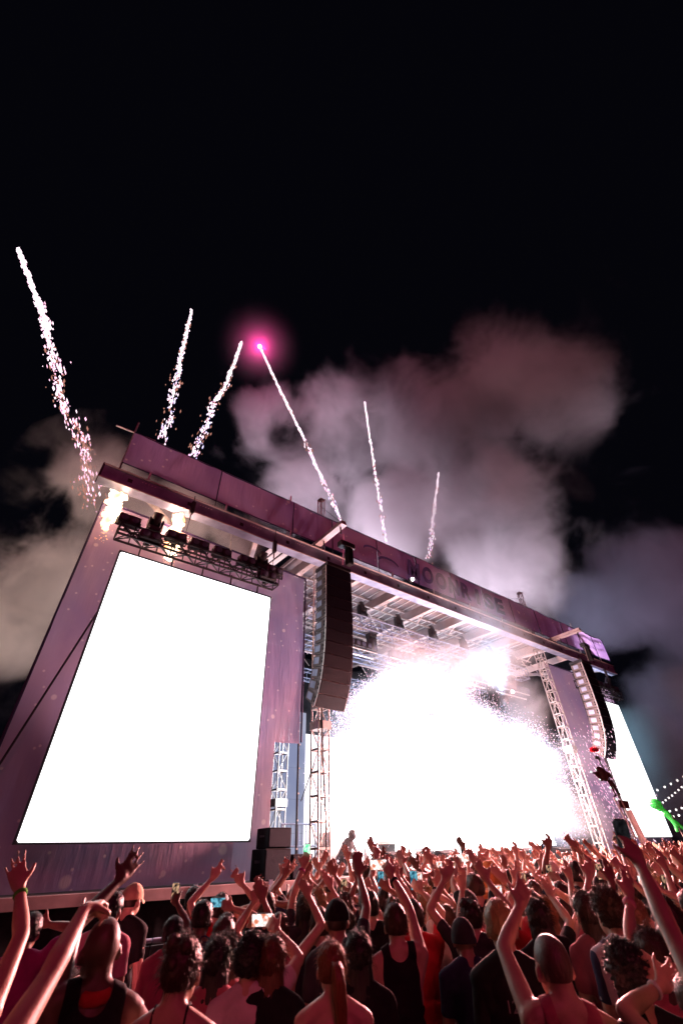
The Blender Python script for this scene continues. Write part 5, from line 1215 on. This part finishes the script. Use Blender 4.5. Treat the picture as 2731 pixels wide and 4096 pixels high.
for i, pp in enumerate(PEOPLE):
    H = pp['H']; yaw = pp['yaw']; M = T(pp['x'], pp['y'], GZ) @ Matrix.Rotation(yaw, 4, 'Z'); s = H/1.75
    # head centre should sit at pp x,y: shift the body so its head is there
    M = M @ T(0, -.03*s, 0); Mi = M.inverted()
    OCC.append((pp['x'], pp['y']))
    arms, hp = [], []
    ph = pp.get('phone')
    for k in ('L', 'R'):
        tg = pp.get(k)
        if isinstance(tg, tuple):
            tv = Mi @ Vector(tg); S = Vector(((-.178 if k == 'L' else .178)*s, -.015*s, 1.46*s)); dv = (tv-S); tv = tv - dv.normalized()*.085*s   # target is the palm; the wrist lies short of it
            arms.append(tv); hp.append('grip' if ph and ph[0] == k else pp.get('handpose', 'open'))
        else: arms.append(tg); hp.append('relax')
    near = bool(pp.get('vox'))
    me, info, co, tid, par, s = make_body(H, arms[0], arms[1], pp['skin'], .0105 if near else .014, 1.0 + .06*((i*37 % 7)/7-.4), pp['hair'] in ('long', 'bun', 'pony'), hp, i*3+1, 0, ((i*53) % 11-5)/14)
    body = link('person', me, M); tag(body, pp['lab'], 'person', 'festival crowd')
    dress(body, M, info, me, co, tid, par, s, pp['hair'], pp.get('hc', 'black'), pp['shirt'], pp['sc'], i+1, True)
    wr = pp.get('wrist')
    if wr:
        q = info[wr[0]+'d'].to_track_quat('Z', 'Y').to_matrix().to_4x4(); link('wristband', ring_mesh(.028*s, .007*s if wr[1] != 'pink' else .013*s, clothmat(wr[1])), M @ T(info[wr[0]+'w'] - info[wr[0]+'d']*.03) @ q, body)
    if pp.get('band'):
        link('neckerchief', ring_mesh(.070*s, .017*s, clothmat('red'), 24, 8), M @ T(0, -.014*s, 1.50*s) @ Matrix.Rotation(.25, 4, 'X'), body)
    if pp.get('text'):
        cu = bpy.data.curves.new('digits', 'FONT'); cu.body = pp['text']; cu.size = .07; cu.extrude = .0006; cu.align_x = 'CENTER'
        to = bpy.data.objects.new('x', cu); COL.objects.link(to); dg = bpy.context.evaluated_depsgraph_get(); tm = bpy.data.meshes.new_from_object(to.evaluated_get(dg)); bpy.data.objects.remove(to)
        tm.materials.clear(); tm.materials.append(clothmat('grey')); link('printed_digits', tm, M @ T(0, -.152*s, 1.31*s) @ Matrix.Rotation(R(90), 4, 'X'), body)
    if ph:
        hpos = M @ info[ph[0]+'h']; fdw = M.to_3x3() @ info[ph[0]+'fd']
        up = Vector((0,0,1)); off = fdw*.035 + Vector((0,0,.03))
        sidev = M.to_3x3() @ Vector((-1 if ph[0] == 'R' else 1, 0, 0))
        if ph[1] == 'landscape': off = fdw*.02 + sidev*.075 + Vector((0,0,.02))
        lk = M.to_3x3() @ Vector((0, 1, .18))
        tl_ = pp['lab'].split(',')[0]
        phone(hpos+off, ph[1], lk, ph[2], {'bright': 'bright', 'dim': 'dim', 'green': 'green-glowing', 'blue': 'blue-glowing', 'dark': 'dark'}[ph[2]] + f' {"wide" if ph[1]=="landscape" else "upright"} phone of the ' + ' '.join(tl_.split()[:9]), 'phones held up in the crowd')

# ------------------------------------------------------------------ the rest of the crowd: pose library + copies
POSES = {}
def pose(kind, k):
    key = (kind, k)
    if key in POSES: return POSES[key]
    rg = random.Random(hash(kind) % 1000*0 + k*17 + len(kind)*101); a = lambda lo, hi: rg.uniform(lo, hi)
    up = lambda side: Vector((side*a(.16, .34), a(.10, .26), a(1.80, 1.90)))
    mid = lambda side: Vector((side*a(.05, .14), a(.30, .36), a(1.62, 1.72)))
    Lt, Rt, hp = {'both arms up': (up(-1), up(1), ('open', 'open')), 'left arm up': (up(-1), 'down', ('open', 'relax')), 'right arm up': ('down', up(1), ('relax', 'open')),
              'a fist up': ('down', up(1), ('relax', 'fist')), 'hands at the face': (mid(-1), mid(1), ('relax', 'relax')), 'arms down': ('down', 'down', ('relax', 'relax')), 'a phone up': ('down', Vector((a(.08, .2), a(.30, .36), a(1.72, 1.82))), ('relax', 'grip')), 'clapping hands': ('clap', 'clap', ('open', 'open'))}[kind]
    r = make_body(1.75, Lt, Rt, 1, .0165, a(.94, 1.06), k % 2 == 1, hp, k*7+3, 0, a(-.4, .4))
    me, info, co, tid, par, s = r
    sm = {q: make_shirt(me, co, tid, par, s, q, k) for q in ('tee', 'tank')}
    for q in sm.values(): q.materials.append(clothmat('black'))
    POSES[key] = (me, info, sm); return POSES[key]
KINDS = ['both arms up', 'left arm up', 'right arm up', 'a phone up', 'arms down', 'hands at the face', 'a fist up', 'clapping hands']
WTS = [.32, .15, .16, .26, .04, .02, .04, .02]
SHC = ['black', 'black', 'black', 'charcoal', 'charcoal', 'navy', 'navy', 'white', 'pinkwhite', 'rose', 'grey', 'red', 'teal', 'denim', 'pink']
HRK = ['short', 'short', 'short', 'curly', 'curly', 'long', 'long', 'bun', 'pony', 'short', 'long', 'cap']
rc = random.Random(41); cnt = 0; seen = {}
cand = []
for _ in range(9000):
    x, y = rc.uniform(1.5, 31), rc.uniform(-10.8, -3.05)
    d = math.hypot(x, y+12); az = math.degrees(math.atan2(x, y+12))
    if d < 4.7 or az < 16 or az > 75: continue
    if az < 25 or (az < 33 and d > 6.4) or (az < 40 and d > 8.6): continue
    cand.append((d, x, y))
cand.sort()
pts = []
cand2 = cand[:]; rc.shuffle(cand2)
for d, x, y in cand2:
    gap = .385 if d < 7 else .43 if d < 10 else (.5 if d < 14 else .62)
    if all((x-a)**2+(y-b)**2 > gap*gap for a, b in OCC): OCC.append((x, y)); pts.append((d, x, y))
pts.sort(); pts = pts[:290]
for d, x, y in pts:
    kind = rc.choices(KINDS, WTS)[0]
    if d > 11 and kind == 'arms down' and rc.random() < .6: kind = 'both arms up'
    k = rc.randrange(3); me, info, sm = pose(kind, k)
    H = rc.gauss(1.73, .07) + (.05 if d > 9 else 0); s = H/1.75
    if d < 7.5 and kind not in KINDS[:4]: kind = rc.choice(KINDS[:4]); me, info, sm = pose(kind, k)
    if d < 6.5: H = rc.gauss(1.66, .04); s = H/1.75
    t = Vector((13+rc.uniform(-3, 3), 1)) - Vector((x, y)); yaw = -math.atan2(t.x, t.y)*.8 + rc.gauss(0, .12)
    mir = rc.random() < .5
    M = T(x, y, GZ) @ Matrix.Rotation(yaw, 4, 'Z') @ Matrix.Diagonal((s, s, s, 1))
    sc = rc.choice(SHC); hk = rc.choice(HRK); hcol = rc.choices(['black', 'darkbrown', 'brown', 'auburn', 'blond', 'ginger'], [5, 4, 4, 2, 1, 1])[0]; sk = rc.choices([0, 1, 2, 3], [3, 5, 3, 1.4])[0]
    if hk == 'cap': hcol = rc.choice(['black', 'grey', 'white', 'tan'])
    top = 'tee' if rc.random() < .72 else 'tank'
    body = link('person', me, M); body.material_slots[0].link = 'OBJECT'; body.material_slots[0].material = SK[sk]
    zone = 'behind the nearest heads' if d < 7 else ('mid crowd' if d < 10.5 else ('far right' if x > 15 else 'near the barrier'))
    hd = {'bald': 'shaved head', 'cap': f'{hcol} cap', 'curly': f'curly {hcol} hair', 'long': f'long {hcol} hair', 'short': f'short {hcol} hair', 'bun': f'{hcol} hair bun', 'pony': f'{hcol} ponytail'}[hk]
    lab = f'person, {hd}, {sc} {"tee" if top == "tee" else "tank top"}, {kind}, {zone}'
    for c2 in SHC:
        if lab in seen: sc = c2; lab = f'person, {hd}, {sc} {"tee" if top == "tee" else "tank top"}, {kind}, {zone}'
    tag(body, lab, 'person', 'festival crowd')
    seen.setdefault(lab, []).append(body)
    so = link('shirt' if top == 'tee' else 'tank_top', sm[top], M, body); so.material_slots[0].link = 'OBJECT'; so.material_slots[0].material = clothmat(sc)
    headgear(body, M, info, 1.0, hk, hcol, k+1, d < 8)
    if kind == 'a phone up':
        hpos = M @ info['Rh']; lk = M.to_3x3() @ Vector((0, 1, .2))
        look = rc.choice(['bright', 'bright', 'bright', 'dim', 'blue']); orr = rc.choice(['portrait', 'portrait', 'landscape'])
        phone(hpos + (M.to_3x3() @ info['Rfd'])*.035 + Vector((0,0,.03)), orr, lk, look, f'{look} {orr} phone of the {hd} person in {sc}, {zone}', 'phones held up in the crowd')
for lab, obs in seen.items():
    if len(obs) > 1:
        for o in obs: o['group'] = 'lookalikes: ' + lab[:40]
# ================================================================== THINGS HELD ABOVE THE CROWD, STRING LIGHTS, PERFORMER
def at_px(sx, sy, depth): return pix(sx*1568/2731, sy*1568/2731, depth)
def prim_obj(name, pr, vox, mat, M, parent=None, it=3):
    m = bpy.data.meshes.new(name); m.from_pydata([v[:] for v in pr.V], [], pr.F); m.update()
    o = bpy.data.objects.new('tmp', m); COL.objects.link(o); md = o.modifiers.new('r', 'REMESH'); md.mode = 'VOXEL'; md.voxel_size = vox
    ms = o.modifiers.new('s', 'SMOOTH'); ms.factor = .5; ms.iterations = it
    dg = bpy.context.evaluated_depsgraph_get(); me = bpy.data.meshes.new_from_object(o.evaluated_get(dg)); bpy.data.objects.remove(o)
    me.materials.clear(); me.materials.append(mat); me.shade_smooth(); return link(name, me, M, parent)
# green alien balloon on a stick
def shinymat(name, col, transl):
    m, nt, b = newmat(name); b.inputs['Base Color'].default_value = (*col, 1); b.inputs['Roughness'].default_value = .25
    tl_ = N(nt, 'ShaderNodeBsdfTranslucent'); tl_.inputs[0].default_value = (*col, 1); mx = N(nt, 'ShaderNodeMixShader'); mx.inputs[0].default_value = transl
    nt.links.new(b.outputs[0], mx.inputs[1]); nt.links.new(tl_.outputs[0], mx.inputs[2]); nt.links.new(mx.outputs[0], nt.nodes['Material Output'].inputs[0]); return m
M_alien = shinymat('green_balloon_vinyl', (.05,.50,.11), .4)
ap = at_px(2672, 3270, 15.0); xr = Mc.to_3x3() @ Vector((1,0,0)); ur = Vector((0,0,1)); k_ = 15.0/1700.6
def A(px, py, d=0): return (xr*(px-2672) - ur*(py-3270)*1.0)*k_ + Vector((0, d, 0))
al = thing('alien_balloon', 'bright green inflatable alien held above the crowd at the right edge', 'balloon', ap)
pr = Prims(); fwd = Vector((.3,.9,0))
pr.ell(A(2641, 3226), (.235, .20, .16), 'b', Matrix.Rotation(.0, 3, 'Y')); pr.ell(A(2652, 3238), (.15, .13, .12), 'b')
pr.cap(A(2655, 3240), A(2672, 3258), .05, .06, 'b'); pr.cap(A(2668, 3252), A(2690, 3290), .085, .10, 'b')
pr.cap(A(2672, 3258), A(2660, 3264), .045, .04, 'b'); pr.cap(A(2660, 3262), A(2680, 3283), .04, .035, 'b'); pr.cap(A(2680, 3256), A(2694, 3280), .045, .035, 'b')
pr.cap(A(2688, 3288), A(2686, 3312), .075, .06, 'b'); pr.cap(A(2692, 3288), A(2712, 3306), .075, .06, 'b'); pr.cap(A(2686, 3311), A(2683, 3314), .065, .05, 'b')
prim_obj('balloon_body', pr, .025, M_alien, T(ap), al)
bm = bmesh.new(); bmesh.ops.create_uvsphere(bm, u_segments=12, v_segments=8, radius=.07); bmobj('chest_emblem', bm, M_dark, al, T(ap + A(2684, 3272) - Vector((.05,.07,0))) @ Matrix.Diagonal((.7,.4,1.1,1)), True)
rod('stick', ap + A(2695, 3300), ap + A(2712, 3420), .02, M_alu, al)
# decorated totem: rose, toy bird, sign board and clear tube
tp = at_px(2497, 3225, 7.0); k2 = 7.0/1700.6
def Bq(px, py, d=0): return tp + (xr*(px-2497) - ur*(py-3225))*k2 + Vector((0, d, 0))
tt = thing('totem_pole', 'festival totem with a red rose, a dark toy bird and a sign', 'totem', tp)
M_rose = shinymat('rose_petal', (.75,.03,.07), .45); M_leaf = pmat('leaf_dark', (.03,.06,.03), .6); M_clear = shinymat('clear_plastic_tube', (.72,.66,.64), .6); M_bird = pmat('dark_plush', (.05,.015,.018), .95, 0, .3, 20, .6, 80)
rod('pole', Bq(2458, 3055), Bq(2490, 3200), .022, M_leaf, tt, 8); rod('pole', Bq(2490, 3200), Bq(2530, 3480), .03, M_alu, tt, 8)
rs = None
for k in range(16):
    a = k*2.4; rr = .018 + .0042*k; tl2 = .2 + .055*k
    V = []; F = []
    for i in range(6):
        for j in range(5):
            u = i/5; v = (j/4-.5)*2; wdt = .045*math.sin(math.pi*min(1, u*.8+.15)); V.append(Vector((v*wdt, rr*.3 + u*.075*math.sin(tl2)+.012*v*v, u*.075*math.cos(tl2)-.01*v*v)))
    for i in range(5):
        for j in range(4): F.append((i*5+j, i*5+j+1, (i+1)*5+j+1, (i+1)*5+j))
    mobj('petal', V, F, M_rose, tt, T(Bq(2456, 3032)) @ Matrix.Rotation(a, 4, 'Z'), True)
for s_ in (-1, 1):
    V = [Vector((0,0,0)), Vector((s_*.05,.01,.005)), Vector((s_*.11,.02,-.05)), Vector((s_*.05,.012,-.045)), Vector((s_*.012,0,-.06))]
    mobj('leaf', V + [v+Vector((0,.006,0)) for v in V], [(0,1,2,3,4),(9,8,7,6,5),(0,5,6,1),(1,6,7,2),(2,7,8,3),(3,8,9,4),(4,9,5,0)], M_leaf, tt, T(Bq(2462, 3050)))
pr = Prims(); Z = lambda px, py: Bq(px, py)-tp
pr.ell(Z(2458, 3118), (.085, .06, .10), 'b'); pr.ell(Z(2448, 3100), (.07, .05, .05), 'b'); pr.cap(Z(2440, 3112), Z(2416, 3112), .028, .012, 'b'); pr.cap(Z(2430, 3118), Z(2442, 3138), .03, .02, 'b'); pr.cap(Z(2478, 3118), Z(2488, 3130), .035, .012, 'b'); pr.cap(Z(2470, 3110), Z(2484, 3112), .03, .012, 'b')
pr.cap(Z(2470, 3140), Z(2478, 3190), .022, .015, 'b'); pr.cap(Z(2482, 3140), Z(2494, 3188), .022, .015, 'b'); pr.cap(Z(2478, 3190), Z(2468, 3194), .018, .012, 'b'); pr.cap(Z(2494, 3186), Z(2498, 3184), .016, .012, 'b')
prim_obj('toy_bird', pr, .009, M_bird, T(tp), tt)
for (px, py) in ((2410, 3108), (2436, 3100), (2436, 3134), (2466, 3164), (2475, 3203)):
    bm = bmesh.new(); bmesh.ops.create_icosphere(bm, subdivisions=2, radius=.017); bmobj('tiny_bulb', bm, emat('tiny_bulb_glow', (.8,1,.9), 1.6, 'NONE'), tt, T(Bq(px, py)), True)
Ms = T(Bq(2497, 3220)) @ Matrix.Rotation(R(-38.9), 4, 'Z') @ Matrix.Rotation(R(8), 4, 'Y')
link('sign_board', unit_box(M_bird), Ms @ Matrix.Diagonal((.155, .02, .105, 1)), tt)
link('clear_tube', unit_rod(M_clear, 16), axisM(Bq(2505, 3240), Bq(2520, 3340), .10, .10), tt)
rod('tube_edge', Bq(2466, 3198), Bq(2494, 3330), .028, M_white, tt, 8)
# strings of bulbs beyond the right end
M_bulb = emat('warm_bulb', (1,.93,.88), 5, 'NONE')
def string_lights(label, pts, dep):
    P = [at_px(2300+a*.2749, 2950+b*.2749, dep) for a, b in pts]
    t = thing('string_lights', label, 'string lights', P[0], 'strings of bulbs at the right')
    for a, b in zip(P[:-1], P[1:]): rod('wire', a, b, .03, M_cable, t)
    for q in P:
        bm = bmesh.new(); bmesh.ops.create_icosphere(bm, subdivisions=2, radius=.095); bmobj('bulb', bm, M_bulb, t, T(q - Vector((0,0,.14))), True)
string_lights('highest string of white bulbs right of the far screen', [(1185,745),(1290,700),(1382,655),(1475,605),(1568,550),(1660,500)], 40)
string_lights('middle string of closely spaced white bulbs right of the far screen', [(1265,928),(1305,895),(1350,860),(1398,827),(1445,787),(1492,747),(1540,705),(1590,660)], 44)
string_lights('lowest string of white bulbs behind the green alien', [(1365,1052),(1458,1033),(1540,1008),(1620,980)], 42)
string_lights('short string of white bulbs low beside the green alien', [(1415,1130),(1497,1113),(1580,1095)], 42)
# crouching performer on the deck
pr = Prims(); C0 = Vector((9.62, .35, DECK)); W_ = lambda x, y, z: Vector((x, y, z))
pr.ell(W_(0,.12,.36), (.17,.15,.14), 'b'); pr.cap(W_(0,.08,.40), W_(0,-.18,.70), .15, .16, 'b'); pr.cap(W_(0,-.18,.72), W_(0,-.30,.80), .06, .055, 'b'); pr.ell(W_(0,-.35,.88), (.08,.10,.105), 'b')
for s_ in (-1, 1):
    pr.cap(W_(s_*.10,.10,.34), W_(s_*.17,-.28,.48), .085, .065, 'b'); pr.cap(W_(s_*.17,-.28,.48), W_(s_*.15,-.12,.06), .06, .045, 'b'); pr.cap(W_(s_*.15,-.10,.05), W_(s_*.16,-.30,.04), .045, .035, 'b')
    pr.cap(W_(s_*.19,-.16,.70), W_(s_*.25,-.30,.45), .055, .042, 'b'); pr.cap(W_(s_*.25,-.30,.45), W_(s_*.10,-.50,.46), .04, .028, 'b')
    hand(pr, W_(s_*.10,-.50,.46), Vector((-s_*.3,-1,0)), Vector((0,0,-1)), s_, 'relax', 1.0, 5)
pf = prim_obj('person', pr, .014, clothmat('charcoal'), T(C0) @ Matrix.Rotation(R(12), 4, 'Z')); tag(pf, 'performer in dark clothes crouching on the stage beside the left tower', 'person')
hm = hair_mesh('curly', 3, False); hm.materials.append(hairmat('black')); link('hair', hm, T(C0) @ Matrix.Rotation(R(12), 4, 'Z') @ T(0,-.35,.885) @ Matrix.Rotation(R(180), 4, 'Z'), pf)
